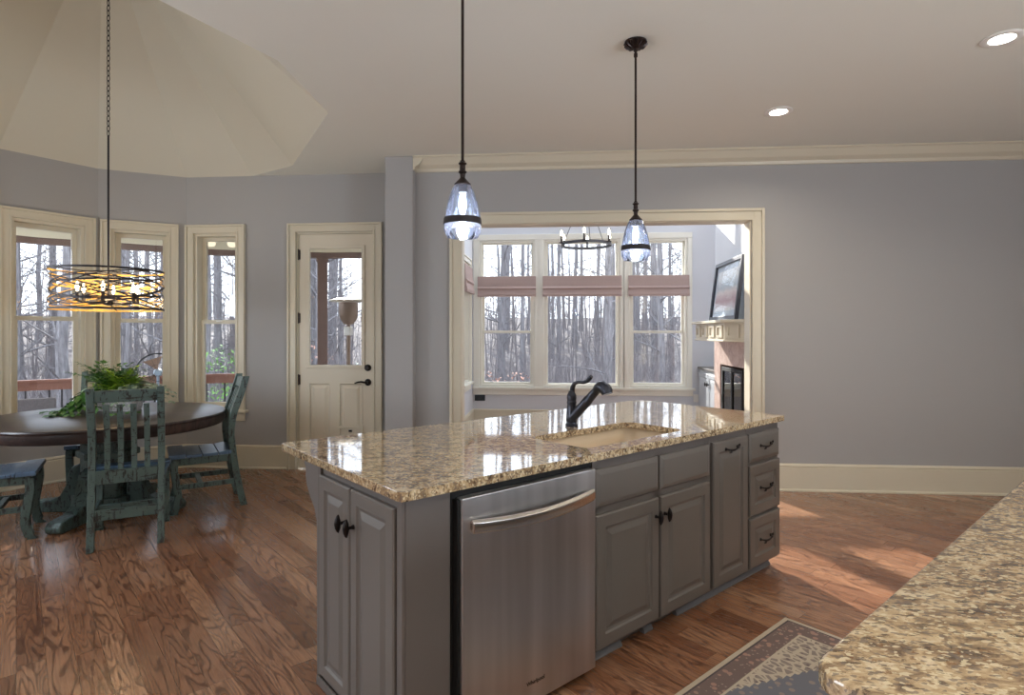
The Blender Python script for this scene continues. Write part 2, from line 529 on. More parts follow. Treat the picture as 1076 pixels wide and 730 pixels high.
def prism_x(bm, poly_yz, x0, x1):
    a = [bm.verts.new((x0, p[0], p[1])) for p in poly_yz]
    b = [bm.verts.new((x1, p[0], p[1])) for p in poly_yz]
    n = len(poly_yz)
    bm.faces.new(a[::-1]); bm.faces.new(b)
    for i in range(n):
        bm.faces.new((a[i], a[(i + 1) % n], b[(i + 1) % n], b[i]))

def frame_ring(bm, x0, x1, z0, z1, w, y0, y1, wb=None):
    """rectangular picture-frame ring in the xz plane with mitred corners; w = member width (wb = bottom member)"""
    wb = w if wb is None else wb
    o = [(x0, z0), (x1, z0), (x1, z1), (x0, z1)]
    i = [(x0 + w, z0 + wb), (x1 - w, z0 + wb), (x1 - w, z1 - w), (x0 + w, z1 - w)]
    V = {}
    for nm, pts in (('o', o), ('i', i)):
        for k, p in enumerate(pts):
            for yy, yv in (('a', y0), ('b', y1)):
                V[nm, k, yy] = bm.verts.new((p[0], yv, p[1]))
    for k in range(4):
        j = (k + 1) % 4
        bm.faces.new((V['o', k, 'a'], V['o', j, 'a'], V['i', j, 'a'], V['i', k, 'a']))
        bm.faces.new((V['o', k, 'b'], V['i', k, 'b'], V['i', j, 'b'], V['o', j, 'b']))
        bm.faces.new((V['o', k, 'a'], V['o', k, 'b'], V['o', j, 'b'], V['o', j, 'a']))
        bm.faces.new((V['i', k, 'a'], V['i', j, 'a'], V['i', j, 'b'], V['i', k, 'b']))

def casing3(bm, x0, x1, z0, z1, w, y):
    """three-sided (no bottom) door or window casing with a stepped back band, proud of the wall on -y"""
    def three(xa, xb, zt, ww, ya, yb):
        box(bm, xa, xa + ww, ya, yb, z0, zt)
        box(bm, xb - ww, xb, ya, yb, z0, zt)
        box(bm, xa + ww, xb - ww, ya, yb, zt - ww, zt)
    three(x0, x1, z1, w * 0.24, y - 0.038, y)
    three(x0 + w * 0.24, x1 - w * 0.24, z1 - w * 0.24, w * 0.58, y - 0.022, y)
    three(x0 + w * 0.82, x1 - w * 0.82, z1 - w * 0.82, w * 0.18, y - 0.030, y)

def tube(bm, pts, r, seg=8, cap=True):
    """swept tube along points; r is a number or a list"""
    pts = [Vector(p) for p in pts]
    n = len(pts)
    rs = r if isinstance(r, (list, tuple)) else [r] * n
    rings = []
    up = None
    for i, p in enumerate(pts):
        t = (pts[min(i + 1, n - 1)] - pts[max(i - 1, 0)])
        if t.length < 1e-9: t = Vector((0, 0, 1))
        t.normalize()
        if up is None:
            up = Vector((0, 0, 1)) if abs(t.z) < 0.9 else Vector((1, 0, 0))
        a = up.cross(t)
        if a.length < 1e-6:
            a = Vector((1, 0, 0)).cross(t)
        a.normalize()
        b = t.cross(a); b.normalize()
        up = b
        rings.append([bm.verts.new(p + (a * cos(2 * pi * k / seg) + b * sin(2 * pi * k / seg)) * rs[i]) for k in range(seg)])
    for i in range(n - 1):
        for k in range(seg):
            bm.faces.new((rings[i][k], rings[i][(k + 1) % seg], rings[i + 1][(k + 1) % seg], rings[i + 1][k]))
    if cap:
        bm.faces.new(rings[0][::-1]); bm.faces.new(rings[-1])

def lathe(bm, prof, seg=24, cx=0, cy=0, closed=False):
    """surface of revolution about z; prof = [(r, z)...]"""
    rings = []
    for r, z in prof:
        if r < 1e-6:
            rings.append([bm.verts.new((cx, cy, z))])
        else:
            rings.append([bm.verts.new((cx + r * cos(2 * pi * k / seg), cy + r * sin(2 * pi * k / seg), z)) for k in range(seg)])
    pairs = list(zip(rings, rings[1:]))
    if closed: pairs.append((rings[-1], rings[0]))
    for a, b in pairs:
        if len(a) == 1 and len(b) == 1: continue
        for k in range(seg):
            j = (k + 1) % seg
            if len(a) == 1: bm.faces.new((a[0], b[k], b[j]))
            elif len(b) == 1: bm.faces.new((a[k], a[j], b[0]))
            else: bm.faces.new((a[k], a[j], b[j], b[k]))

def ring_torus(bm, R, r, z, seg=48, sub=8, cx=0, cy=0):
    lathe(bm, [(R + r * cos(2 * pi * k / sub), z + r * sin(2 * pi * k / sub)) for k in range(sub)], seg, cx, cy, closed=True)

def rounded_rect(x0, x1, y0, y1, r, n=6):
    rr = r if isinstance(r, (list, tuple)) else [r] * 4
    pts = []
    for (cx, cy, a0), q in zip(((x0, y0, pi), (x1, y0, 1.5 * pi), (x1, y1, 0), (x0, y1, 0.5 * pi)), rr):
        sx = 1 if cx == x0 else -1
        sy = 1 if cy == y0 else -1
        if q <= 1e-6:
            pts.append((cx, cy)); continue
        for k in range(n + 1):
            a = a0 + 0.5 * pi * k / n
            pts.append((cx + sx * q + q * cos(a), cy + sy * q + q * sin(a)))
    return pts

def slab_with_hole(bm, outer, inner, z0, z1):
    tops = []
    for z in (z0, z1):
        edges = []
        loops = []
        for loop in (outer, inner):
            vs = [bm.verts.new((p[0], p[1], z)) for p in loop]
            loops.append(vs)
            edges += [bm.edges.new((vs[i], vs[(i + 1) % len(vs)])) for i in range(len(vs))]
        bmesh.ops.triangle_fill(bm, use_beauty=True, use_dissolve=False, edges=edges)
        tops.append(loops)
    for la, lb in zip(tops[0], tops[1]):
        n = len(la)
        for i in range(n):
            bm.faces.new((la[i], la[(i + 1) % n], lb[(i + 1) % n], lb[i]))

def rect_loops(bm, loops, cap_front=True, back=True):
    """loops = [(x0,x1,z0,z1,y)...] from back to front centre; bridges successive rectangles"""
    rings = []
    for x0, x1, z0, z1, y in loops:
        rings.append([bm.verts.new(p) for p in ((x0, y, z0), (x1, y, z0), (x1, y, z1), (x0, y, z1))])
    for a, b in zip(rings, rings[1:]):
        for k in range(4):
            j = (k + 1) % 4
            bm.faces.new((a[k], a[j], b[j], b[k]))
    if cap_front: bm.faces.new(rings[-1])
    if back: bm.faces.new(rings[0][::-1])

def raised_panel(bm, x0, x1, z0, z1, yf, th=0.02, rail=0.055):
    """cabinet or passage door leaf: slab front at y=yf facing -y, with moulded recess and raised centre field"""
    def L(i, y): return (x0 + i, x1 - i, z0 + i, z1 - i, y)
    rect_loops(bm, [L(0, yf + th), L(0, yf + 0.005), L(0.006, yf), L(rail, yf), L(rail + 0.006, yf + 0.007),
                    L(rail + 0.016, yf + 0.009), L(rail + 0.042, yf + 0.002), L(rail + 0.044, yf + 0.002)])

def slab_front(bm, x0, x1, z0, z1, yf, th=0.02, edge=0.022):
    def L(i, y): return (x0 + i, x1 - i, z0 + i, z1 - i, y)
    rect_loops(bm, [L(0, yf + th), L(0, yf + 0.009), L(0.004, yf + 0.006), L(edge, yf), L(edge + 0.002, yf)])

def leaf(bm, p, d, up, ln, wd, curl=0.2, mi=0):
    d = Vector(d).normalized(); up = Vector(up)
    side = d.cross(up)
    if side.length < 1e-5: side = Vector((1, 0, 0))
    side.normalize(); n = side.cross(d).normalized()
    p = Vector(p)
    a = bm.verts.new(p); m1 = bm.verts.new(p + d * ln * 0.45 + side * wd * 0.5 + n * curl * ln * 0.12)
    m2 = bm.verts.new(p + d * ln * 0.45 - side * wd * 0.5 + n * curl * ln * 0.12)
    c = bm.verts.new(p + d * ln * 0.5 + n * curl * ln * 0.02)
    t = bm.verts.new(p + d * ln - n * curl * ln * 0.35)
    for f in ((a, m1, c), (m1, t, c), (t, m2, c), (m2, a, c)):
        bm.faces.new(f).material_index = mi

# ------------------------------------------------------------------ the room shell
CEIL = 3.05
YD, YN = 5.83, 5.38                 # breakfast-room door wall, kitchen north wall
C1 = Vector((-3.90, YD)); C2 = Vector((-4.567, 5.445)); C3 = Vector((-4.952, 4.778))
C4 = Vector((-4.952, 2.92)); C5 = Vector((-4.567, 2.255)); C6 = Vector((-3.90, 1.87))
XE, YS, XW = 4.6, -2.5, -3.9
XC0, XC1 = -1.60, -1.335            # stub column between the two rooms

room = [C1, (-1.47, YD), (-1.47, YN), (XE, YN), (XE, YS), (XW, YS), C6, C5, C4, C3, C2]
bm = NB(); prism(bm, [(p[0], p[1]) for p in room][::-1], -0.12, 0.0)
struct(obj('floor', bm, M['floor']), 'red-brown oak strip floor laid on the diagonal', 'floor')
bm = NB(); box(bm, -1.47, 2.6, YN + 0.0, 9.05, -0.12, 0.0)
struct(obj('floor_living', bm, M['floor']), 'oak floor of the living room beyond the wide opening', 'floor')

VA = [(-3.18, YD), (-2.589, 5.498), (-1.70, 4.198), (-1.68, 3.369), (-1.957, 2.713), (-2.50, 2.15), (-3.18, 1.87)]
ceil_poly = [VA[0], (-1.47, YD), (-1.47, YN), (XE, YN), (XE, YS), (XW, YS), (XW, 1.87)] + VA[:0:-1]
bm = NB(); prism(bm, ceil_poly[::-1], CEIL, CEIL + 0.12)
struct(obj('ceiling', bm, M['ceiling']), 'flat off-white kitchen ceiling', 'ceiling')

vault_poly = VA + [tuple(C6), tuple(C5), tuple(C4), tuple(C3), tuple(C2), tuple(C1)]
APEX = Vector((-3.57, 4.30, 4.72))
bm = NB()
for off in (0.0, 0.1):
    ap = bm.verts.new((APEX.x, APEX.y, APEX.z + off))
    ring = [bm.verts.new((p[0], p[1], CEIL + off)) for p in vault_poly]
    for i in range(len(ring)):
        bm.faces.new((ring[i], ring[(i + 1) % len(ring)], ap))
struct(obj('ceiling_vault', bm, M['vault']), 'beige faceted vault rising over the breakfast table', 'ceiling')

def wall(name, A, B, z0, z1, th, holes, mat, label, ext0=0.0, ext1=0.0):
    """wall whose inner face runs A->B with the room on the right hand; holes = [(t0,t1,za,zb)]; returns frame (A, angle)"""
    A = Vector(A); B = Vector(B); L = (B - A).length
    ang = atan2(B.y - A.y, B.x - A.x)
    bm = NB()
    xs = sorted(set([-ext0, L + ext1] + [h[0] for h in holes] + [h[1] for h in holes]))
    for xa, xb in zip(xs, xs[1:]):
        hs = sorted([h for h in holes if h[0] <= xa + 1e-6 and h[1] >= xb - 1e-6], key=lambda h: h[2])
        z = z0
        for h in hs:
            if h[2] > z + 1e-6: box(bm, xa, xb, 0, th, z, h[2])
            z = h[3]
        if z < z1 - 1e-6: box(bm, xa, xb, 0, th, z, z1)
    bmesh.ops.remove_doubles(bm, verts=bm.verts, dist=1e-5)
    o = obj(name, bm, mat, None, (A.x, A.y, 0), ang)
    struct(o, label, 'wall')
    return A, ang

def along(A, ang, t):
    return (A.x + cos(ang) * t, A.y + sin(ang) * t, 0)

def baseboard(name, A, ang, t0, t1, label, h=0.245, mat=None):
    bm = NB()
    prof = [(0, 0), (-0.030, 0), (-0.030, 0.012), (-0.018, 0.022), (-0.018, h - 0.035), (-0.013, h - 0.03), (-0.020, h - 0.02), (-0.012, h - 0.004), (0, h)]
    prism_x(bm, prof, t0, t1)
    o = obj(name, bm, mat or M['trim'], None, (A.x, A.y, 0), ang)
    return struct(o, label, 'baseboard')

def window(name, A, ang, t0, t1, z0, z1, label, cw=0.085, mat=None, sash=0.04, rail_z=None, hung=True, depth=0.15, stool=True, casing=True, frame_w=0.03):
    """window set in an opening t0..t1, z0..z1 of a wall: casing, stool, jamb, sashes, panes"""
    mat = mat or M['trim']
    w = thing(name, label, 'window', along(A, ang, 0), ang, kind='structure')
    if casing:
        bm = NB(); casing3(bm, t0 - cw, t1 + cw, z0 if stool else z0 - cw, z1 + cw, cw + 0.005, 0.0)
        obj('casing', bm, mat, w, bevel=0.003)
    if stool:
        bm = NB()
        box(bm, t0 - cw - 0.03, t1 + cw + 0.03, -0.065, 0.03, z0 - 0.028, z0 + 0.002)
        box(bm, t0 - cw, t1 + cw, -0.02, 0.0, z0 - 0.115, z0 - 0.028)
        obj('sill', bm, mat, w, bevel=0.004)
    bm = NB(); frame_ring(bm, t0 + 0.001, t1 - 0.001, z0 + 0.003, z1 - 0.001, frame_w, 0.002, depth)
    obj('jamb', bm, mat, w)
    a, b = t0 + frame_w, t1 - frame_w
    za, zb = z0 + frame_w, z1 - frame_w
    if hung:
        rz = rail_z or (za + zb) / 2
        for nm, s0, s1, yy in (('lower_sash', za, rz + 0.02, 0.065), ('upper_sash', rz - 0.02, zb, 0.100)):
            bm = NB(); frame_ring(bm, a, b, s0, s1, sash, yy, yy + 0.032)
            sh = obj(nm, bm, mat, w, bevel=0.002)
            bm = NB(); box(bm, a + sash, b - sash, yy + 0.012, yy + 0.018, s0 + sash, s1 - sash)
            obj('pane', bm, M['glass'], sh)
        bm = NB(); box(bm, (a + b) / 2 - 0.03, (a + b) / 2 + 0.03, 0.05, 0.066, rz + 0.0, rz + 0.018)
        obj('sash_lock', bm, M['white'], w)
    else:
        bm = NB(); frame_ring(bm, a, b, za, zb, sash, 0.075, 0.11)
        sh = obj('fixed_sash', bm, mat, w, bevel=0.002)
        bm = NB(); box(bm, a + sash, b - sash, 0.088, 0.094, za + sash, zb - sash)
        obj('pane', bm, M['glass'], sh)
    return w

WZ0, WZ1 = 0.61, 2.46
# bay wall facing west, out of frame: one broad window lights the table
wa = wall('wall_bay_west', C4, C3, 0, CEIL + 0.0, 0.16, [(0.25, 1.61, WZ0, WZ1)], M['wall'], 'grey bay wall behind the head of the table', 0, 0)
window('window_4', wa[0], wa[1], 0.25, 1.61, WZ0, WZ1, 'broad bay window left of the breakfast table, outside the picture', rail_z=1.53)
wa5 = wall('wall_bay_southwest', C5, C4, 0, CEIL, 0.16, [(0.105, 0.66, WZ0, WZ1)], M['wall'], 'grey bay wall at the far left, outside the picture')
window('window_13', wa5[0], wa5[1], 0.105, 0.66, WZ0, WZ1, 'unseen bay window added at the far left to let in light', rail_z=1.53)  # window added to account for the fill lamp just inside
wall('wall_bay_south', C6, C5, 0, CEIL, 0.16, [], M['wall'], 'grey bay wall nearest the kitchen, outside the picture')
wa1 = wall('wall_bay_northwest', C3, C2, 0, CEIL, 0.16, [(0.085, 0.655, WZ0, WZ1)], M['wall'], 'grey bay wall holding the leftmost window')
window('window_1', wa1[0], wa1[1], 0.085, 0.655, WZ0, WZ1, 'leftmost bay window behind the drum chandelier', rail_z=1.55)
wa2 = wall('wall_bay_north', C2, C1, 0, CEIL, 0.16, [(0.105, 0.615, WZ0, WZ1)], M['wall'], 'grey bay wall behind the potted plants')
window('window_2', wa2[0], wa2[1], 0.105, 0.615, WZ0, WZ1, 'middle bay window behind the potted plants', rail_z=1.54)
# door wall
wd = wall('wall_door', C1, (-1.335, YD), 0, CEIL, 0.16, [(0.085, 0.565, WZ0, WZ1), (-2.70 + 3.90, -1.875 + 3.90, 0.0, 2.455)], M['wall'], 'grey wall with the glazed back door')
window('window_3', wd[0], wd[1], 0.085, 0.565, WZ0, WZ1, 'narrow window between the bay corner and the back door', rail_z=1.53)
baseboard('baseboard_bay_northwest', wa1[0], wa1[1], 0.0, 0.77, 'cream baseboard under the leftmost bay window')
baseboard('baseboard_bay_north', wa2[0], wa2[1], 0.0, 0.77, 'cream baseboard under the middle bay window')
baseboard('baseboard_bay_west', wa[0], wa[1], 0.0, 1.858, 'cream baseboard under the broad bay window')
baseboard('baseboard_door', wd[0], wd[1], 0.0, 1.10, 'cream baseboard between the bay and the back door')

# column (stub wall end) and kitchen north wall with the wide cased opening
bm = NB(); box(bm, XC0, XC1, YD - 0.55, YD, 0, CEIL)
struct(obj('wall_column', bm, M['wall'], bevel=0.008), 'grey wall end standing between the back door and the wide opening', 'wall')
OX0, OX1, OZ = -0.905, 1.735, 2.43
wn_ = wall('wall_north', (-1.335, YN), (XE, YN), 0, CEIL, 0.15, [(OX0 + 1.335, OX1 + 1.335, 0, OZ)], M['wall'], 'taupe grey kitchen wall with the wide cased opening')
bm = NB(); casing3(bm, OX0 - 0.10, OX1 + 0.11, 0, OZ + 0.10, 0.105, YN)
casing3(bm, OX0 - 0.10, OX1 + 0.11, 0, OZ + 0.10, 0.105, YN + 0.188)
box(bm, OX0, OX0 + 0.012, YN - 0.002, YN + 0.152, 0, OZ); box(bm, OX1 - 0.012, OX1, YN - 0.002, YN + 0.152, 0, OZ)
box(bm, OX0 + 0.012, OX1 - 0.012, YN - 0.002, YN + 0.152, OZ - 0.012, OZ)
struct(obj('trim_1', bm, M['trim'], bevel=0.003), 'cream casing around the wide opening to the living room', 'trim')
baseboard('baseboard_north', wn_[0], wn_[1], OX1 + 1.335 + 0.115, XE + 1.335, 'tall cream baseboard along the right-hand wall')
baseboard('baseboard_north_short', wn_[0], wn_[1], 0.002, OX0 + 1.335 - 0.105, 'short cream baseboard left of the wide opening')
crown_prof = [(0, CEIL), (-0.115, CEIL), (-0.115, CEIL - 0.012), (-0.098, CEIL - 0.02), (-0.06, CEIL - 0.075), (-0.02, CEIL - 0.10), (-0.014, CEIL - 0.125), (0, CEIL - 0.13)]
bm = NB(); prism_x(bm, crown_prof, 0.002, XE + 1.335)
struct(obj('trim_2', bm, M['trim'], None, (-1.335, YN, 0), 0), 'cream crown moulding above the wide opening', 'trim')
bm = NB(); prism_x(bm, crown_prof, -0.0, 0.10)
struct(obj('trim_3', bm, M['trim'], None, (XC1 , YN - 0.10, 0), pi / 2), 'short crown moulding return on the wall end', 'trim')

# remaining kitchen walls, behind the camera
we = wall('wall_east', (XE, YN), (XE, YS), 0, CEIL, 0.15, [], M['wall'], 'kitchen side wall to the right, outside the picture')
ws = wall('wall_south', (XE, YS), (XW, YS), 0, CEIL, 0.15, [], M['wall'], 'kitchen wall behind the camera')
ww = wall('wall_west', (XW, YS), (XW, 1.87), 0, CEIL, 0.15, [], M['wall'], 'kitchen wall to the left, outside the picture')

# living room beyond the opening
LX0, LX1, LY = -1.30, 2.45, 8.85
LCEIL = 5.2
PW = [(-1.20, -0.35), (-0.205, 0.935), (1.075, 1.93)]
TZ0, TZ1, PZ0, PZ1 = 2.235, 2.83, 0.59, 2.20
holes = []
for a, b in PW:
    holes += [(a - LX0, b - LX0, PZ0, PZ1), (a - LX0, b - LX0, TZ0, TZ1)]
holes.append((0.3, 3.45, 3.35, 4.9))
wl = wall('wall_living_north', (LX0, LY), (LX1, LY), 0, LCEIL, 0.16, holes, M['living_wall'], 'pale living room wall of tall windows')
nm = [('leftmost', 'left'), ('middle', 'centre'), ('rightmost', 'right')]
for k, (a, b) in enumerate(PW):
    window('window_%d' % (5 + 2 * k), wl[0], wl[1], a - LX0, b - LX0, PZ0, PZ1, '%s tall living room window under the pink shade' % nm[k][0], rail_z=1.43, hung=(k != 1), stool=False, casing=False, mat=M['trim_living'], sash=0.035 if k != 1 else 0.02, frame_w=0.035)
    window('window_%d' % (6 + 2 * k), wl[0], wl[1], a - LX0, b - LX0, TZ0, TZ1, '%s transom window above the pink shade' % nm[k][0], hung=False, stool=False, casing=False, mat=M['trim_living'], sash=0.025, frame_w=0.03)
    bm = NB(); box(bm, a - LX0 - 0.09, a - LX0, -0.025, 0, PZ0, TZ1); box(bm, b - LX0, b - LX0 + 0.068, -0.025, 0, PZ0, TZ1)
    box(bm, a - LX0 - 0.09, b - LX0 + 0.068, -0.03, 0, TZ1, TZ1 + 0.085)
    box(bm, a - LX0, b - LX0, -0.02, 0, PZ1, TZ0)
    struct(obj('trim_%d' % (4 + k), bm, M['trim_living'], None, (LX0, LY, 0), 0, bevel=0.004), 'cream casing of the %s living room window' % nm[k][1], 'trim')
bm = NB(); box(bm, 0.0, PW[2][1] - LX0 + 0.11, -0.06, 0, PZ0 - 0.035, PZ0); box(bm, 0.01, PW[2][1] - LX0 + 0.08, -0.022, 0, PZ0 - 0.12, PZ0 - 0.035)
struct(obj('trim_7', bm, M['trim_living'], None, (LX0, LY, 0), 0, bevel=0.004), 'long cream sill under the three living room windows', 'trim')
baseboard('baseboard_living_north', wl[0], wl[1], 0.0, 3.75, 'tall cream baseboard under the living room windows', 0.25)
bm = NB(); frame_ring(bm, 0.3, 3.45, 3.35, 4.9, 0.05, 0.03, 0.13); box(bm, 1.33, 1.39, 0.03, 0.13, 3.4, 4.85); box(bm, 2.38, 2.44, 0.03, 0.13, 3.4, 4.85)
struct(obj('window_11', bm, M['trim'], None, (LX0, LY, 0), 0), 'high living room window above the opening, outside the picture', 'window')
wlw = wall('wall_living_west', (LX0, YN + 0.15), (LX0, LY), 0, LCEIL, 0.15, [(2.30, 2.92, 0.70, 2.42)], M['living_wall'], 'pale living room side wall with the shaded window')
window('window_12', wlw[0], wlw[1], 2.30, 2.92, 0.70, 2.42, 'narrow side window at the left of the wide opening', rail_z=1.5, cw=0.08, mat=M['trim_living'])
baseboard('baseboard_living_west', wlw[0], wlw[1], 0.0, 3.3, 'tall white baseboard along the living room side wall', 0.25)
wall('wall_living_east', (LX1, LY), (LX1, YN + 0.15), 0, LCEIL, 0.15, [], M['living_wall'], 'pale living room wall behind the fireplace')
wall('wall_living_south', (LX1, YN + 0.15), (LX0, YN + 0.15), CEIL + 0.001, LCEIL, 0.149, [], M['living_wall'], 'living room wall above the wide opening, unseen')
bm = NB(); box(bm, LX0 - 0.15, LX1 + 0.15, YN, LY + 0.16, LCEIL, LCEIL + 0.1)
struct(obj('ceiling_living', bm, M['ceiling']), 'high living room ceiling, outside the picture', 'ceiling')

# ------------------------------------------------------------------ back door
dr = thing('door_1', 'cream back door with a tall glass pane and two lower panels', 'door', (-2.70, YD, 0), 0, kind='structure')
DW = 0.825
bm = NB(); casing3(bm, -0.09, DW + 0.085, 0, 2.545, 0.09, 0.0); obj('casing', bm, M['trim'], dr, bevel=0.003)
bm = NB(); box(bm, 0.001, 0.018, 0.0, 0.15, 0, 2.454); box(bm, DW - 0.018, DW - 0.001, 0.0, 0.15, 0, 2.454); box(bm, 0.018, DW - 0.018, 0.0, 0.15, 2.437, 2.454)
obj('jamb', bm, M['trim'], dr)
GX0, GX1, GZ0, GZ1 = 0.125, 0.70, 1.07, 2.295
bm = NB()
y0, y1 = 0.012, 0.055
X0, X1, ZB, ZT = 0.021, DW - 0.021, 0.012, 2.434
box(bm, X0, GX0, y0, y1, ZB, ZT); box(bm, GX1, X1, y0, y1, ZB, ZT)
box(bm, GX0, GX1, y0, y1, GZ1, ZT); box(bm, GX0, GX1, y0, y1, 0.90, GZ0); box(bm, GX0, GX1, y0, y1, ZB, 0.20)
box(bm, 0.355, 0.445, y0, y1, 0.20, 0.90)
bmesh.ops.remove_doubles(bm, verts=bm.verts, dist=1e-5)
leafo = obj('door_leaf', bm, M['door'], dr)
for a, b in ((GX0, 0.355), (0.445, GX1)):
    bm = NB()
    def L(i, y): return (a + i, b - i, 0.20 + i, 0.90 - i, y)
    rect_loops(bm, [L(0, y0 + 0.03), L(0, y0), L(0.01, y0 - 0.004), L(0.02, y0 + 0.010), L(0.034, y0 + 0.012), L(0.062, y0 + 0.002), L(0.064, y0 + 0.002)])
    obj('raised_panel', bm, M['door'], dr)
bm = NB(); frame_ring(bm, GX0 - 0.022, GX1 + 0.022, GZ0 - 0.022, GZ1 + 0.022, 0.034, y0 - 0.014, y0 + 0.01)
obj('glazing_bead', bm, M['door'], dr, bevel=0.004)
bm = NB(); box(bm, GX0, GX1, 0.028, 0.036, GZ0, GZ1); obj('pane', bm, M['glass'], dr)
for z in (2.225, 1.567, 0.928):
    bm = NB(); box(bm, 0.008, 0.034, 0.002, 0.014, z - 0.05, z + 0.05); tube(bm, [(0.02, 0.0, z - 0.056), (0.02, 0.0, z + 0.056)], 0.007, 8)
    obj('hinge', bm, M['bronze'], dr)
def spin_y(bm, prof, cx, y0, cz, seg=20):
    """disc turned about the y axis: prof = [(r, dy)]"""
    t = NB(); lathe(t, prof, seg)
    mt = Matrix.Translation((cx, y0, cz)) @ Matrix.Rotation(pi / 2, 4, 'X')
    bmesh.ops.transform(t, matrix=mt, verts=t.verts)
    me = bpy.data.meshes.new('tmp'); t.to_mesh(me); t.free(); bm.from_mesh(me); bpy.data.meshes.remove(me)
bm = NB(); spin_y(bm, [(0, 0.026), (0.018, 0.026), (0.022, 0.018), (0.033, 0.012), (0.035, 0.0), (0, 0.0)], 0.752, y0, 1.055)
obj('deadbolt', bm, M['black'], dr, smooth=True)
bm = NB(); spin_y(bm, [(0, 0.020), (0.014, 0.02), (0.03, 0.012), (0.036, 0.0), (0, 0.0)], 0.752, y0, 0.905)
tube(bm, [(0.752, y0, 0.905), (0.752, y0 - 0.05, 0.905), (0.735, y0 - 0.058, 0.908), (0.70, y0 - 0.058, 0.914), (0.66, y0 - 0.056, 0.908), (0.632, y0 - 0.055, 0.898)], [0.011, 0.011, 0.011, 0.010, 0.009, 0.007], 10)
obj('lever_handle', bm, M['black'], dr, smooth=True)
bm = NB(); frame_ring(bm, 0.44, 0.705, 0.14, 0.455, 0.028, y0 - 0.022, y0 + 0.001)
pf = obj('pet_door_frame', bm, M['door'], dr, bevel=0.004)
bm = NB(); box(bm, 0.466, 0.679, y0 - 0.012, y0 - 0.004, 0.166, 0.429); obj('flap', bm, M['door'], pf)
bm = NB(); box(bm, 0.555, 0.59, y0 - 0.02, y0 - 0.011, 0.395, 0.415); obj('latch', bm, M['black'], pf)

# ------------------------------------------------------------------ kitchen island: local x along the counter front, y away from the camera
ISL = Vector((-0.485, 1.765)); IANG = pi / 4
def isl(x, y, z=0.0):
    return (ISL.x + (x - y) * sqrt(0.5), ISL.y + (x + y) * sqrt(0.5), z)
def ithing(name, label, cat, x, y, z=0.0, group=None):
    return thing(name, label, cat, isl(x, y, z), IANG, group)

CL, CD = 2.626, 1.079
SX0, SX1, SY0, SY1 = 0.955, 1.70, 0.095, 0.46
YF = 0.034     # cabinet face plane
YB = 0.70      # cabinet backs
bm = NB()
slab_with_hole(bm, rounded_rect(0, CL, 0, CD, [0.022, 0.022, 0.10, 0.022], 6), rounded_rect(SX0, SX1, SY0, SY1, 0.06, 6), 0, 0.031)
ct = obj('countertop', bm, M['granite'], None, isl(0, 0, 0.884), IANG, bevel=0.004)
tag(ct, 'polished beige granite countertop of the island, holding the sink', 'countertop')

def unit_body(bm, x0, x1, toe=True, z0=0.07, hollow=True):
    t = 0.018
    zt = 0.883
    box(bm, x0, x0 + t, YF, YB, z0, zt); box(bm, x1 - t, x1, YF, YB, z0, zt)
    box(bm, x0 + t, x1 - t, YB - t, YB, z0, zt); box(bm, x0 + t, x1 - t, YF + 0.001, YB - t, z0, z0 + t)
    box(bm, x0 + t, x1 - t, YF, YF + t, zt - 0.06, zt); box(bm, x0 + t, x1 - t, YF, YF + t, z0 + t, z0 + 0.035)
    if toe:
        box(bm, x0, x1, YF + 0.075, YB - 0.01, 0.0, z0)

def knob(parent, x, z, yf):
    """oval T knob standing off a door front"""
    bm = NB()
    spin_y(bm, [(0.0, 0.0), (0.009, 0.0), (0.006, 0.010), (0.006, 0.022), (0, 0.022)], x, yf, z, 12)
    tube(bm, [(x, yf - 0.026, z - 0.033), (x, yf - 0.028, z - 0.027), (x, yf - 0.029, z - 0.015), (x, yf - 0.030, z), (x, yf - 0.029, z + 0.015), (x, yf - 0.028, z + 0.027), (x, yf - 0.026, z + 0.033)],
         [0.002, 0.006, 0.0105, 0.012, 0.0105, 0.006, 0.002], 12)
    return obj('knob', bm, M['black'], parent, smooth=True)

def bird_pull(parent, x, z, yf, w=0.10):
    """twisted bow pull with a small centre bead and flared feet"""
    bm = NB()
    h = w / 2
    pts, rr = [], []
    for k in range(13):
        u = -1 + 2 * k / 12
        pts.append((x + u * h, yf - 0.004 - 0.026 * (1 - u * u) ** 0.7, z + 0.005 * sin(u * pi)))
        rr.append(0.0036 + 0.0025 * abs(sin(u * pi)))
    tube(bm, pts, rr, 8)
    for sx in (-1, 1):
        spin_y(bm, [(0, 0.007), (0.006, 0.007), (0.010, 0.0), (0, 0.0)], x + sx * h, yf, z, 12)
        tube(bm, [(x + sx * h * 0.62, yf - 0.023, z + sx * 0.006), (x + sx * h * 0.72, yf - 0.022, z + sx * 0.016), (x + sx * h * 0.88, yf - 0.019, z + sx * 0.019)], [0.004, 0.0055, 0.002], 8)
    return obj('pull', bm, M['black'], parent, smooth=True)

# end cabinet: two tall narrow doors on the island's left end, filler panel on the front, bracket under the overhang
e = ithing('end_cabinet', 'narrow grey cabinet at the island end with two tall doors', 'cabinet', 0, 0)
bm = NB(); box(bm, 0.036, 0.2095, YF, YB, 0.0, 0.883)
obj('body', bm, M['cabinet_side'], e, bevel=0.003)
EX = 0.036
for (ya, yb, ks) in ((0.075, 0.392, 1), (0.402, 0.675, -1)):
    bm = NB(); raised_panel(bm, 0, yb - ya, 0.048, 0.845, -0.021, 0.02, 0.05)
    d = obj('door', bm, M['cabinet'], e, (EX, yb, 0), -pi / 2)
    if ks == 1: knob(d, 0.030, 0.715, -0.021)
    else: knob(d, yb - ya - 0.030, 0.715, -0.021)
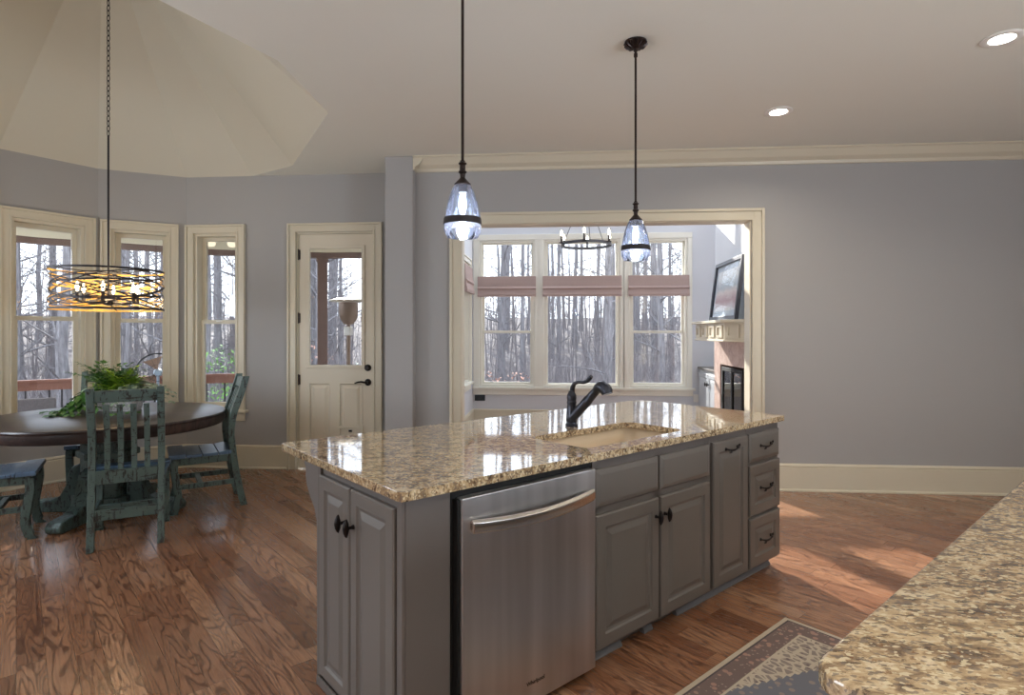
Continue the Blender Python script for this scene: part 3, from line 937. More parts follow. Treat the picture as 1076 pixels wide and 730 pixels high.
# outer posts of the end face
for ya, yb in ((YF, 0.068), (0.682, YB)):
    bm = NB(); box(bm, EX - 0.012, EX, ya, yb, 0.0, 0.883)
    obj('corner_post', bm, M['cabinet_side'], e, bevel=0.003)
bm = NB(); box(bm, EX - 0.022, EX - 0.012, YF, YB, 0, 0.036); obj('plinth', bm, M['cabinet_side'], e, bevel=0.003)
prof = [(YB, 0.883), (YB + 0.155, 0.883), (YB + 0.155, 0.862), (YB + 0.138, 0.845), (YB + 0.142, 0.81), (YB + 0.128, 0.77), (YB + 0.085, 0.725), (YB + 0.045, 0.69), (YB + 0.024, 0.65), (YB + 0.020, 0.60), (YB + 0.020, 0.0), (YB, 0.0)]
bm = NB(); prism_x(bm, prof, EX - 0.012, EX + 0.075)
obj('scroll_bracket', bm, M['cabinet_side'], e, bevel=0.003)

# dishwasher
dw = ithing('dishwasher', 'stainless steel dishwasher with a bowed bar handle in the island', 'dishwasher', 0, 0)
DX0, DX1 = 0.236, 0.908
bm = NB(); box(bm, 0.2135, 0.919, YF + 0.005, YB - 0.02, 0.03, 0.875)
obj('tub', bm, M['dark_gap'], dw)
bm = NB(); box(bm, 0.219, 0.914, YF + 0.035, YF + 0.06, 0.0, 0.03); obj('kick_plate', bm, M['dark_gap'], dw)
bm = NB(); box(bm, DX0, DX1, YF - 0.032, YF + 0.004, 0.035, 0.852)
dl = obj('door', bm, M['steel'], dw, bevel=0.004)
bm = NB(); box(bm, DX0 - 0.012, DX0 - 0.0005, YF - 0.020, YF + 0.004, 0.035, 0.848)
for k in range(6): box(bm, DX0 - 0.0125, DX0 - 0.011, YF - 0.016, YF - 0.006, 0.70 + 0.012 * k, 0.706 + 0.012 * k)
obj('side_seal', bm, M['dark_gap'], dw)
bm = NB()
hx0, hx1 = DX0 + 0.030, DX1 - 0.030
n = 24
rings = []
for k in range(n + 1):
    u = -1 + 2 * k / n
    x = (hx0 + hx1) / 2 + u * (hx1 - hx0) / 2
    out = YF - 0.032 - 0.020 - 0.030 * (1 - u * u)
    zc = 0.752 - 0.012 * (1 - u * u) + 0.004
    hh = 0.024
    rings.append([bm.verts.new(p) for p in ((x, out, zc - hh), (x, out - 0.006, zc - hh * 0.5), (x, out - 0.006, zc + hh * 0.6), (x, out + 0.006, zc + hh), (x, out + 0.016, zc + hh * 0.8), (x, out + 0.016, zc - hh * 0.8))])
for a, b in zip(rings, rings[1:]):
    for k in range(6):
        bm.faces.new((a[k], a[(k + 1) % 6], b[(k + 1) % 6], b[k]))
bm.faces.new(rings[0]); bm.faces.new(rings[-1])
box(bm, hx0, hx0 + 0.022, YF - 0.05, YF - 0.0325, 0.742, 0.770); box(bm, hx1 - 0.022, hx1, YF - 0.05, YF - 0.0325, 0.742, 0.770)
obj('bar_handle', bm, M['steel_light'], dl, bevel=0.002, smooth=True, angle=30)
tc = bpy.data.curves.new('badge', 'FONT'); tc.body = 'Whirlpool'; tc.size = 0.022; tc.extrude = 0.0006; tc.align_x = 'CENTER'
to = bpy.data.objects.new('badge_tmp', tc); COL.objects.link(to)
bpy.context.view_layer.update()
dg = bpy.context.evaluated_depsgraph_get()
tm = bpy.data.meshes.new_from_object(to.evaluated_get(dg))
bpy.data.objects.remove(to)
tm.materials.append(M['black'])
bd = link_obj('badge', tm, dl, ((DX0 + DX1) / 2, YF - 0.0328, 0.105)); bd.rotation_euler = (pi / 2, 0, 0)

# sink base cabinet
sb = ithing('sink_base_cabinet', 'grey sink base cabinet with two raised-panel doors and two false drawer fronts', 'cabinet', 0, 0)
bm = NB(); unit_body(bm, 0.922, 1.815); obj('body', bm, M['cabinet_side'], sb)
bm = NB(); box(bm, 0.94, 1.797, YF, YF + 0.018, 0.64, 0.69); box(bm, 1.355, 1.395, YF, YF + 0.018, 0.09, 0.853); box(bm, 0.94, 0.96, YF, YF + 0.018, 0.09, 0.853); box(bm, 1.78, 1.797, YF, YF + 0.018, 0.09, 0.853)
obj('face_frame', bm, M['cabinet_side'], sb)
YP = YF - 0.020
for a, b, ks in ((0.930, 1.367, 1), (1.379, 1.808, -1)):
    bm = NB(); raised_panel(bm, a, b, 0.085, 0.648, YP, 0.0195); d = obj('door', bm, M['cabinet'], sb)
    knob(d, b - 0.028 if ks == 1 else a + 0.028, 0.565, YP)
    bm = NB(); slab_front(bm, a, b, 0.680, 0.838, YP, 0.0195); obj('false_drawer_front', bm, M['cabinet'], sb)

# pull-out cabinet
pc = ithing('pull_out_cabinet', 'slim grey pull-out cabinet between the sink doors and the drawers', 'cabinet', 0, 0)
bm = NB(); unit_body(bm, 1.818, 2.207); obj('body', bm, M['cabinet_side'], pc)
bm = NB(); raised_panel(bm, 1.838, 2.198, 0.085, 0.842, YP, 0.0195); d = obj('door', bm, M['cabinet'], pc)
bird_pull(d, 2.018, 0.795, YP, 0.12)

# drawer base
db = ithing('drawer_base_cabinet', 'grey three-drawer base cabinet at the far end of the island', 'cabinet', 0, 0)
bm = NB(); unit_body(bm, 2.210, 2.590); box(bm, 2.228, 2.572, YF, YF + 0.018, 0.66, 0.685); box(bm, 2.228, 2.572, YF, YF + 0.018, 0.36, 0.395); obj('body', bm, M['cabinet_side'], db)
for z0, z1, slab in ((0.682, 0.842, True), (0.380, 0.662, False), (0.085, 0.362, False)):
    bm = NB()
    if slab: slab_front(bm, 2.220, 2.582, z0, z1, YP, 0.0195)
    else: raised_panel(bm, 2.220, 2.582, z0, z1, YP, 0.0195)
    d = obj('drawer', bm, M['cabinet'], db)
    bird_pull(d, 2.401, (z0 + z1) / 2 + 0.005, YP, 0.12)

# loose toe mouldings lying along the toe kick
for x0, x1, lab in ((0.93, 1.17, 'grey shoe moulding on the floor below the left sink door'), (1.335, 1.40, 'short offcut of grey shoe moulding under the sink doors'), (1.60, 2.585, 'long grey shoe moulding under the pull-out and drawers')):
    bm = NB(); prism_x(bm, [(0, 0), (0.028, 0), (0.028, 0.034), (0.018, 0.034), (0.006, 0.020), (0, 0.008)], 0, x1 - x0)
    tag(obj('shoe_moulding', bm, M['wood_toe'], None, isl(x0, 0.075, 0.0005), IANG), lab, 'moulding')

# undermount sink
sk = ithing('undermount_sink', 'bisque undermount sink set into the island granite', 'sink', 0, 0)
def bowl(bm, x0, x1, y0, y1, zt, depth):
    rings = []
    for i, z, r in ((0.0, zt, 0.055), (0.006, zt - depth * 0.5, 0.055), (0.02, zt - depth * 0.92, 0.05), (0.05, zt - depth, 0.04)):
        rings.append([bm.verts.new((p[0], p[1], z)) for p in rounded_rect(x0 + i, x1 - i, y0 + i, y1 - i, r, 5)])
    for a, b in zip(rings, rings[1:]):
        for k in range(len(a)):
            bm.faces.new((a[k], a[(k + 1) % len(a)], b[(k + 1) % len(a)], b[k]))
    bm.faces.new(rings[-1])
    return rings[0]
bm = NB()
zt = 0.882
sx = [SX0 - 0.008, 1.27, 1.30, SX1 + 0.008]
bowl(bm, sx[0], sx[3], SY0 - 0.008, SY1 + 0.008, zt, 0.20)
b_ = obj('basin', bm, M['sink'], sk, smooth=True, angle=50)
m_ = b_.modifiers.new('thickness', 'SOLIDIFY'); m_.thickness = 0.008; m_.offset = 1
bm = NB(); prism_x(bm, [(SY0 + 0.012, 0.69), (SY1 - 0.012, 0.69), (SY1 - 0.004, 0.80), (SY1 - 0.06, 0.845), (SY0 + 0.06, 0.845), (SY0 + 0.004, 0.80)], 1.180, 1.205)
obj('divider', bm, M['sink'], sk, bevel=0.008, seg=3)
for cx in (1.07, 1.45):
    bm = NB(); lathe(bm, [(0, 0.688), (0.03, 0.688), (0.04, 0.684), (0.042, 0.6835)], 20, cx, (SY0 + SY1) / 2); obj('drain', bm, M['steel_dark'], sk, smooth=True)

# faucet
fc = ithing('kitchen_faucet', 'dark bronze single-lever pull-out faucet behind the sink', 'faucet', 1.346, 0.555, 0.9155)
bm = NB(); lathe(bm, [(0, 0), (0.033, 0), (0.034, 0.010), (0.028, 0.016), (0.027, 0.022), (0.030, 0.028), (0.0285, 0.06), (0.026, 0.10), (0.0235, 0.118), (0.026, 0.124), (0.026, 0.130), (0.0235, 0.135), (0.026, 0.15), (0.025, 0.165), (0.017, 0.180), (0.015, 0.188), (0, 0.190)], 24)
obj('body', bm, M['slate'], fc, smooth=True)
bm = NB(); tube(bm, [(0.004, 0.0, 0.185), (0.003, -0.004, 0.205), (0.0, -0.020, 0.228), (0, -0.05, 0.238), (0, -0.085, 0.238), (0, -0.11, 0.246), (0, -0.128, 0.262), (0, -0.140, 0.272)], [0.014, 0.013, 0.011, 0.0095, 0.009, 0.010, 0.0125, 0.010], 12)
obj('lever', bm, M['slate'], fc, smooth=True)
bm = NB(); tube(bm, [(0, -0.005, 0.045), (0, -0.03, 0.068), (0, -0.085, 0.118), (0, -0.12, 0.152), (0, -0.123, 0.155), (0, -0.16, 0.190), (0, -0.180, 0.207)], [0.025, 0.026, 0.0255, 0.0255, 0.0232, 0.022, 0.021], 16)
sp = obj('spout', bm, M['slate'], fc, smooth=True)
bm = NB(); tube(bm, [(0, -0.170, 0.199), (0, -0.184, 0.213), (0, -0.200, 0.222), (0, -0.217, 0.223), (0, -0.233, 0.214), (0, -0.243, 0.200), (0, -0.247, 0.190)], [0.021, 0.026, 0.030, 0.032, 0.032, 0.031, 0.028], 18)
obj('spray_head', bm, M['slate'], sp, smooth=True)

# ------------------------------------------------------------------ right-hand counter beside the camera
RC = Vector((0.369, 0.894))
def rcl(x, y, z=0.0):
    return (RC.x + (x - y) * sqrt(0.5), RC.y + (x + y) * sqrt(0.5), z)
bm = NB(); prism(bm, rounded_rect(0, 3.0, -0.66, 0, [0.02, 0.0, 0.0, 0.05], 6), 0, 0.034)
tag(obj('countertop', bm, M['granite'], None, rcl(0, 0, 0.881), IANG, bevel=0.007, seg=3), 'beige granite counter in the near right corner beside the camera', 'countertop')
for k in range(4):
    x0 = 0.05 + k * 0.73
    bc = thing('base_cabinet', ['grey base cabinet at the rug end of the near right counter', 'second grey base cabinet along the near right counter', 'third grey base cabinet along the near right counter', 'grey base cabinet at the far end of the near right counter'][k], 'cabinet', rcl(x0 + 0.728, -0.035), IANG + pi)
    w = 0.728
    bm = NB(); box(bm, 0, w, 0.0, 0.60, 0.09, 0.880); box(bm, 0, w, 0.07, 0.59, 0, 0.09); obj('body', bm, M['cabinet_side'], bc)
    for a, b in ((0.012, 0.36), (0.368, 0.716)):
        bm = NB(); raised_panel(bm, a, b, 0.10, 0.66, -0.0205, 0.02); d = obj('door', bm, M['cabinet'], bc)
        knob(d, b - 0.03 if a < 0.1 else a + 0.03, 0.58, -0.0205)
    bm = NB(); slab_front(bm, 0.012, 0.716, 0.69, 0.85, -0.0205, 0.02); d = obj('drawer', bm, M['cabinet'], bc)
    bird_pull(d, 0.364, 0.77, -0.0205)

# rug
rc_ = (1.120 - sqrt(.5) * RUG_HX + sqrt(.5) * RUG_HY, 2.964 - sqrt(.5) * RUG_HX - sqrt(.5) * RUG_HY, 0.0005)
bm = NB(); box(bm, -RUG_HX, RUG_HX, -RUG_HY, RUG_HY, 0, 0.009)
tag(obj('runner_rug', bm, M['rug'], None, rc_, IANG, bevel=0.003), 'faded blue and cream patterned rug lying between the island and counter', 'rug')

# ------------------------------------------------------------------ lamps
def pendant(x, y, label):
    px, py, _ = isl(x, y)
    p = thing('pendant_lamp', label, 'lamp', (px, py, CEIL), 0, 'pendant lamps over the island')
    bm = NB(); prof = [(0, -0.004), (0.062, 0.0), (0.064, -0.010), (0.050, -0.022), (0.028, -0.032), (0.012, -0.040), (0.010, -0.055), (0, -0.055)]
    lathe(bm, prof, 24)
    for k in range(12):
        a = 2 * pi * k / 12
        tube(bm, [(0.063 * cos(a), 0.063 * sin(a), -0.010), (0.05 * cos(a), 0.05 * sin(a), -0.024), (0.026 * cos(a), 0.026 * sin(a), -0.034)], [0.008, 0.008, 0.004], 6)
    obj('canopy', bm, M['bronze'], p, smooth=True)
    bm = NB(); tube(bm, [(0, 0, -0.05), (0, 0, -0.92)], 0.0065, 10); lathe(bm, [(0, -0.06), (0.011, -0.065), (0.011, -0.085), (0, -0.09)], 12)
    obj('rod', bm, M['bronze'], p, smooth=True)
    z = -0.90
    bm = NB(); lathe(bm, [(0, z), (0.011, z), (0.011, z - 0.006), (0.018, z - 0.010), (0.018, z - 0.014), (0.012, z - 0.019), (0.013, z - 0.042), (0.018, z - 0.046), (0.018, z - 0.051), (0.012, z - 0.056), (0.011, z - 0.072), (0.017, z - 0.080), (0.030, z - 0.094), (0.036, z - 0.100), (0.036, z - 0.106), (0, z - 0.106)], 20)
    cap = obj('socket_cap', bm, M['bronze'], p, smooth=True)
    zt = z - 0.1065
    bm = NB(); prof = [(0.034, zt), (0.044, zt - 0.012), (0.055, zt - 0.04), (0.067, zt - 0.08), (0.0752, zt - 0.12), (0.0792, zt - 0.15), (0.0808, zt - 0.175), (0.0785, zt - 0.198), (0.066, zt - 0.222)]
    lathe(bm, prof, 32)
    sh = obj('glass_shade', bm, M['pendant_glass'], p, smooth=True)
    bm = NB(); lathe(bm, [(0.0772, zt - 0.140), (0.0802, zt - 0.141), (0.0826, zt - 0.168), (0.0792, zt - 0.169)], 32, closed=True)
    obj('metal_band', bm, M['iron'], sh, smooth=True)
    bm = NB(); lathe(bm, [(0, zt), (0.020, zt), (0.020, zt - 0.030), (0, zt - 0.030)], 16); obj('socket', bm, M['bronze'], p, smooth=True)
    bm = NB(); lathe(bm, [(0, zt - 0.031), (0.010, zt - 0.034), (0.015, zt - 0.055), (0.018, zt - 0.085), (0.014, zt - 0.11), (0.006, zt - 0.122), (0, zt - 0.124)], 16)
    obj('bulb', bm, M['cool_bulb'], p, smooth=True)
    ld = bpy.data.lights.new('pendant_light', 'POINT'); ld.energy = 2.5; ld.color = (0.86, 0.92, 1.0); ld.shadow_soft_size = 0.03
    lo = link_obj('pendant_light', ld, p, (0, 0, zt - 0.15))
pendant(0.553, 0.443, 'nearer glass pendant lamp, over the left half of the island')
pendant(1.748, 0.443, 'farther glass pendant lamp, over the sink, with its canopy in view')

CANS = [(2.463, 3.431, 'recessed ceiling light at the upper right edge of the picture'), (1.628, 4.435, 'recessed ceiling light right of the farther pendant'),
        (3.35, 2.35, 0), (-0.2, -0.4, 0), (1.3, 0.4, 0), (2.6, -1.0, 0), (0.3, -1.8, 0), (-2.2, -0.6, 0)]
for k, (x, y, lab) in enumerate(CANS):
    c = thing('recessed_light', lab or 'recessed kitchen ceiling light outside the picture', 'light', (x, y, CEIL), 0, 'recessed ceiling lights')
    bm = NB(); lathe(bm, [(0.060, 0.0), (0.098, 0.0), (0.100, -0.004), (0.094, -0.008), (0.070, -0.010), (0.060, -0.006)], 32, closed=True)
    obj('trim_ring', bm, M['can_trim'], c, smooth=True)
    bm = NB(); lathe(bm, [(0, -0.007), (0.062, -0.007), (0.0625, -0.002), (0, -0.002)], 32); obj('lens', bm, M['can_lens'], c)
    ld = bpy.data.lights.new('can_light', 'AREA'); ld.shape = 'DISK'; ld.size = 0.12; ld.energy = CAN_W; ld.color = (1.0, 0.87, 0.70); ld.spread = radians(150)
    link_obj('can_light', ld, c, (0, 0, -0.012))

# drum chandelier over the table
TC = Vector((-3.57, 4.36))
ch = thing('drum_chandelier', 'woven metal drum chandelier hanging over the breakfast table', 'chandelier', (TC.x, TC.y, 0), 0)
CR, CZ0, CZ1 = 0.385, 1.60, 1.905
ztop = APEX.z - 0.10
bm = NB(); lathe(bm, [(0, ztop + 0.06), (0.065, ztop + 0.05), (0.06, ztop + 0.02), (0.02, ztop), (0, ztop)], 24); obj('canopy', bm, M['iron'], ch, smooth=True)
bm = NB()
z = ztop; k = 0
while z > 2.98:
    pts = []
    for q in range(13):
        a = 2 * pi * q / 12
        u, v = 0.011 * cos(a), 0.024 * sin(a)
        pts.append((u if k % 2 else 0, 0 if k % 2 else u, z - 0.02 + v))
    tube(bm, pts, 0.0032, 6, cap=False)
    z -= 0.040; k += 1
obj('chain', bm, M['iron'], ch, smooth=True)
bm = NB(); tube(bm, [(0, 0, z + 0.005), (0, 0, CZ0 + 0.06)], 0.0075, 10); obj('rod', bm, M['iron'], ch, smooth=True)
bm = NB()
def band(bm, z0, amp, ph, h, seg=72, R=CR, fr=1):
    ring = []
    for q in range(seg):
        a = 2 * pi * q / seg
        zz = z0 + amp * sin(fr * a + ph)
        ring.append([bm.verts.new((r * cos(a), r * sin(a), zz + dz)) for r, dz in ((R, -h), (R, h), (R - 0.004, h), (R - 0.004, -h))])
    for q in range(seg):
        a, b = ring[q], ring[(q + 1) % seg]
        for t in range(4):
            f = bm.faces.new((a[t], a[(t + 1) % 4], b[(t + 1) % 4], b[t]))
            f.material_index = 1 if t == 2 else 0
rb = random.Random(3)
zm = (CZ0 + CZ1) / 2
for k in range(13):
    band(bm, zm + rb.uniform(-0.03, 0.03), rb.uniform(0.07, 0.135), 2 * pi * k / 13 * 3.0 + rb.uniform(-0.3, 0.3), 0.0042, R=CR - 0.0022 * k)
for k in range(2):
    band(bm, zm + (k - 0.5) * 0.10, 0.02, k * 2.0, 0.006, R=CR - 0.032)
obj('woven_drum', bm, [M['iron'], M['gold']], ch, smooth=True)
for z, nm_ in ((CZ1, 'top_ring'), (CZ0, 'bottom_ring')):
    bm = NB(); band(bm, z, 0, 0, 0.008); obj(nm_, bm, [M['iron'], M['gold']], ch, smooth=True)
bm = NB()
lathe(bm, [(0, CZ0 + 0.03), (0.035, CZ0 + 0.04), (0.04, CZ0 + 0.07), (0.015, CZ0 + 0.09), (0, CZ0 + 0.09)], 20)
for k in range(6):
    a = 2 * pi * k / 6
    tube(bm, [(0.02 * cos(a), 0.02 * sin(a), CZ0 + 0.06), (0.12 * cos(a), 0.12 * sin(a), CZ0 + 0.045), (0.21 * cos(a), 0.21 * sin(a), CZ0 + 0.06)], 0.006, 8)
    if k % 2 == 0: tube(bm, [(0, 0, CZ0 + 0.05), ((CR - 0.004) * cos(a), (CR - 0.004) * sin(a), CZ0)], 0.004, 6)
obj('arm_spider', bm, M['iron'], ch, smooth=True)
for k in (0, 2, 4):
    a = 2 * pi * k / 6
    bm = NB(); tube(bm, [(0, 0, CZ1 - 0.02), ((CR - 0.004) * cos(a), (CR - 0.004) * sin(a), CZ1)], 0.004, 6)
    obj('suspension_arm', bm, M['iron'], ch, smooth=True)
for k in range(6):
    a = 2 * pi * k / 6
    x, y = 0.21 * cos(a), 0.21 * sin(a)
    bm = NB(); lathe(bm, [(0, CZ0 + 0.055), (0.026, CZ0 + 0.06), (0.012, CZ0 + 0.07), (0.012, CZ0 + 0.13), (0, CZ0 + 0.13)], 14, x, y); so = obj('candle_socket', bm, M['iron'], ch, smooth=True)
    bm = NB(); lathe(bm, [(0, CZ0 + 0.13), (0.008, CZ0 + 0.14), (0.014, CZ0 + 0.16), (0.011, CZ0 + 0.185), (0.002, CZ0 + 0.21), (0, CZ0 + 0.21)], 14, x, y); obj('bulb', bm, M['bulb'], so, smooth=True)
ld = bpy.data.lights.new('chandelier_light', 'POINT'); ld.energy = 7; ld.color = (1.0, 0.72, 0.40); ld.shadow_soft_size = 0.10
link_obj('chandelier_light', ld, ch, (0, 0, CZ0 + 0.18))

# ring chandelier in the living room
lc = thing('ring_chandelier', 'grey iron ring chandelier with candle bulbs seen through the opening', 'chandelier', (0.328, 6.847, 0), 0)
LR, LZ = 0.30, 2.445
bm = NB(); lathe(bm, [(LR, LZ - 0.016), (LR, LZ + 0.016), (LR - 0.008, LZ + 0.016), (LR - 0.008, LZ - 0.016)], 48, closed=True); obj('ring', bm, M['grey_iron'], lc, smooth=True)
bm = NB(); lathe(bm, [(0, 3.12), (0.03, 3.10), (0.03, 3.06), (0, 3.04)], 16); tube(bm, [(0, 0, 3.1), (0, 0, LCEIL - 0.002)], 0.006, 8); obj('stem', bm, M['grey_iron'], lc, smooth=True)
for k in range(3):
    a = 2 * pi * k / 3 - pi / 2 + 0.12
    bm = NB(); tube(bm, [((LR - 0.004) * cos(a), (LR - 0.004) * sin(a), LZ), (0.02 * cos(a), 0.02 * sin(a), 3.06)], 0.0045, 6); obj('hanging_rod', bm, M['grey_iron'], lc, smooth=True)
for k in range(6):
    a = 2 * pi * k / 6 + 0.42
    x, y = (LR + 0.012) * cos(a), (LR + 0.012) * sin(a)
    bm = NB(); lathe(bm, [(0, LZ + 0.0), (0.03, LZ + 0.004), (0.03, LZ + 0.012), (0.011, LZ + 0.016), (0.010, LZ + 0.085), (0, LZ + 0.085)], 14, x, y); so = obj('candle', bm, M['iron'], lc, smooth=True)
    bm = NB(); lathe(bm, [(0, LZ + 0.085), (0.010, LZ + 0.09), (0.015, LZ + 0.11), (0.011, LZ + 0.132), (0.002, LZ + 0.155), (0, LZ + 0.155)], 14, x, y); obj('bulb', bm, M['candle_bulb'], so, smooth=True)

# ------------------------------------------------------------------ breakfast table, chairs, plants
tb = thing('round_table', 'round dark walnut table on a distressed teal pedestal', 'table', (TC.x, TC.y, 0), 0.35)
TR = 0.84
bm = NB(); lathe(bm, [(0, 0.665), (TR - 0.03, 0.665), (TR - 0.010, 0.672), (TR - 0.004, 0.70), (TR - 0.006, 0.735), (TR, 0.750), (TR - 0.004, 0.760), (TR - 0.012, 0.763), (0, 0.763)], 72)
obj('tabletop', bm, M['table'], tb, smooth=True, angle=25)
bm = NB()
def ngon_ring(r, n, rot=0): return [(r * cos(rot + 2 * pi * k / n), r * sin(rot + 2 * pi * k / n)) for k in range(n)]
prism(bm, ngon_ring(0.19, 6, 0.1), 0.10, 0.56)
prism(bm, ngon_ring(0.22, 6, 0.1), 0.44, 0.49); prism(bm, ngon_ring(0.24, 6, 0.1), 0.56, 0.60); prism(bm, ngon_ring(0.40, 6, 0.1), 0.60, 0.664)
prism(bm, ngon_ring(0.25, 6, 0.1), 0.06, 0.14)
obj('pedestal', bm, M['teal'], tb, bevel=0.008)
foot_prof = [(0.17, 0.0), (0.56, 0.0), (0.585, 0.015), (0.59, 0.05), (0.565, 0.08), (0.50, 0.092), (0.42, 0.095), (0.345, 0.13), (0.295, 0.22), (0.275, 0.31), (0.25, 0.36), (0.20, 0.38), (0.17, 0.38)]
for k in range(4):
    bm = NB(); prism_x(bm, foot_prof, -0.055, 0.055)
    obj('scroll_foot', bm, M['teal'], tb, (0, 0, 0.001), radians(-90 - 84 + 90 * k) - 0.35, bevel=0.012)

def chair_proto(name, label):
    c = thing(name, label, 'chair', (0, 0, 0), 0, 'distressed teal chairs around the table')
    def sweep(path, wx, dp, x):
        """rectangular post following a yz path"""
        bm = NB()
        rings = []
        n = len(path)
        for i, (y, z) in enumerate(path):
            ya, za = path[max(i - 1, 0)]; yb, zb = path[min(i + 1, n - 1)]
            t = Vector((yb - ya, zb - za)).normalized(); nn = Vector((-t.y, t.x))
            if i in (0, n - 1): nn = Vector((-1, 0)) if abs(nn.x) > 0.5 else nn
            rings.append([bm.verts.new((x + sx * wx / 2, y + sd * nn.x * dp / 2, z + sd * nn.y * dp / 2)) for sx, sd in ((-1, -1), (1, -1), (1, 1), (-1, 1))])
        for a, b in zip(rings, rings[1:]):
            for k in range(4): bm.faces.new((a[k], a[(k + 1) % 4], b[(k + 1) % 4], b[k]))
        bm.faces.new(rings[0][::-1]); bm.faces.new(rings[-1])
        return bm
    def smooth_path(pts, n=4):
        out = []
        P = [pts[0]] + list(pts) + [pts[-1]]
        for i in range(1, len(P) - 2):
            for k in range(n):
                t = k / n
                out.append(tuple(0.5 * ((2 * P[i][q]) + (-P[i - 1][q] + P[i + 1][q]) * t + (2 * P[i - 1][q] - 5 * P[i][q] + 4 * P[i + 1][q] - P[i + 2][q]) * t * t + (-P[i - 1][q] + 3 * P[i][q] - 3 * P[i + 1][q] + P[i + 2][q]) * t ** 3) for q in (0, 1)))
        out.append(pts[-1])
        return out
    back = smooth_path([(-0.275, 0.0), (-0.235, 0.18), (-0.205, 0.36), (-0.188, 0.50), (-0.180, 0.61), (-0.198, 0.75), (-0.248, 0.90), (-0.292, 1.055)])
    front = smooth_path([(0.215, 0.43), (0.222, 0.34), (0.205, 0.22), (0.195, 0.12), (0.225, 0.0)])
    for sx in (-1, 1):
        obj('leg', sweep(back, 0.042, 0.050, sx * 0.195), M['teal'], c, bevel=0.004)
        obj('leg', sweep(front, 0.050, 0.052, sx * 0.205), M['teal'], c, bevel=0.004)
    bm = NB()
    for k in range(4):
        y0_, y1_ = -0.20 + k * 0.115, -0.20 + (k + 1) * 0.115 - 0.004
        dz = -0.010 if k in (1, 2) else 0.0
        wa_, wb_ = 0.215 + 0.012 * k / 2, 0.215 + 0.012 * (k + 1) / 2
        vs = [bm.verts.new(p) for p in ((-wa_, y0_, 0.432), (wa_, y0_, 0.432), (wb_, y1_, 0.432), (-wb_, y1_, 0.432), (-wa_, y0_, 0.464 + dz + (0.004 if k == 0 else 0)), (wa_, y0_, 0.464 + dz + (0.004 if k == 0 else 0)), (wb_, y1_, 0.464 + (0.0 if k == 3 else -0.010)), (-wb_, y1_, 0.464 + (0.0 if k == 3 else -0.010)))]
        for q in ((0, 3, 2, 1), (4, 5, 6, 7), (0, 1, 5, 4), (1, 2, 6, 5), (2, 3, 7, 6), (3, 0, 4, 7)): bm.faces.new([vs[i] for i in q])
    obj('seat', bm, M['seat_glare'], c, bevel=0.004)
    bm = NB(); box(bm, -0.185, 0.185, 0.200, 0.222, 0.365, 0.431); box(bm, -0.216, -0.196, -0.17, 0.195, 0.375, 0.431); box(bm, 0.196, 0.216, -0.17, 0.195, 0.375, 0.431)
    obj('seat_rail', bm, M['teal'], c, bevel=0.003)
    bm = NB(); box(bm, -0.174, 0.174, -0.218, -0.190, 0.415, 0.505); obj('back_rail', bm, M['teal'], c, bevel=0.003)
    bm = NB(); box(bm, -0.174, 0.174, -0.249, -0.226, 0.185, 0.255); obj('rear_stretcher', bm, M['teal'], c, bevel=0.003)
    for sx in (-1, 1):
        bm = NB(); box(bm, sx * 0.198 - 0.011, sx * 0.198 + 0.011, -0.20, 0.180, 0.185, 0.225); obj('side_stretcher', bm, M['teal'], c, bevel=0.003)
    bm = NB(); box(bm, -0.187, 0.187, 0.02, 0.055, 0.190, 0.220); obj('cross_stretcher', bm, M['teal'], c, bevel=0.003)
    # curved top rail following the lean of the posts
    bm = NB(); rings = []
    for k in range(9):
        u = -1 + 2 * k / 8
        x = 0.174 * u; crown = 0.004 * (1 - u * u); yb = -0.006 * (1 - u * u)
        rings.append([bm.verts.new(p) for p in ((x, -0.277 + yb, 0.958), (x, -0.253 + yb, 0.958), (x, -0.275 + yb, 1.035 + crown), (x, -0.299 + yb, 1.035 + crown))])
    for a, b in zip(rings, rings[1:]):
        for k in range(4): bm.faces.new((a[k], a[(k + 1) % 4], b[(k + 1) % 4], b[k]))
    bm.faces.new(rings[0]); bm.faces.new(rings[-1])
    obj('top_rail', bm, M['teal'], c, bevel=0.003)
    sl = [p for p in back if 0.49 < p[1] < 0.97]
    for k in range(4):
        obj('slat', sweep(sl, 0.034, 0.018, -0.1125 + 0.075 * k), M['teal'], c, bevel=0.002)
    return c
def face(o, x, y, fx, fy):
    o.location = (x, y, 0.001); o.rotation_euler = (0, 0, atan2(-fx, fy))
chairs = [
    # seat centre, facing direction, label
    (-2.985, 3.845, -0.547, 0.837, 'teal chair nearest the camera, its slatted back turned to us'),
    (-2.915, 4.585, -0.80, -0.60, 'teal chair seen from the side, under the window by the back door'),
    (-3.915, 3.75, 0.80, 0.60, 'teal chair cut by the left edge, only its seat and front legs showing'),
    (-4.035, 4.88, 0.50, -0.87, 'teal chair on the window side, mostly hidden behind the table and plants'),
]
proto = chair_proto('dining_chair', chairs[0][4])
for k, (x, y, fx, fy, lab) in enumerate(chairs):
    c = proto if k == 0 else copy_tree(proto)
    c['label'] = lab
    face(c, x, y, fx, fy)

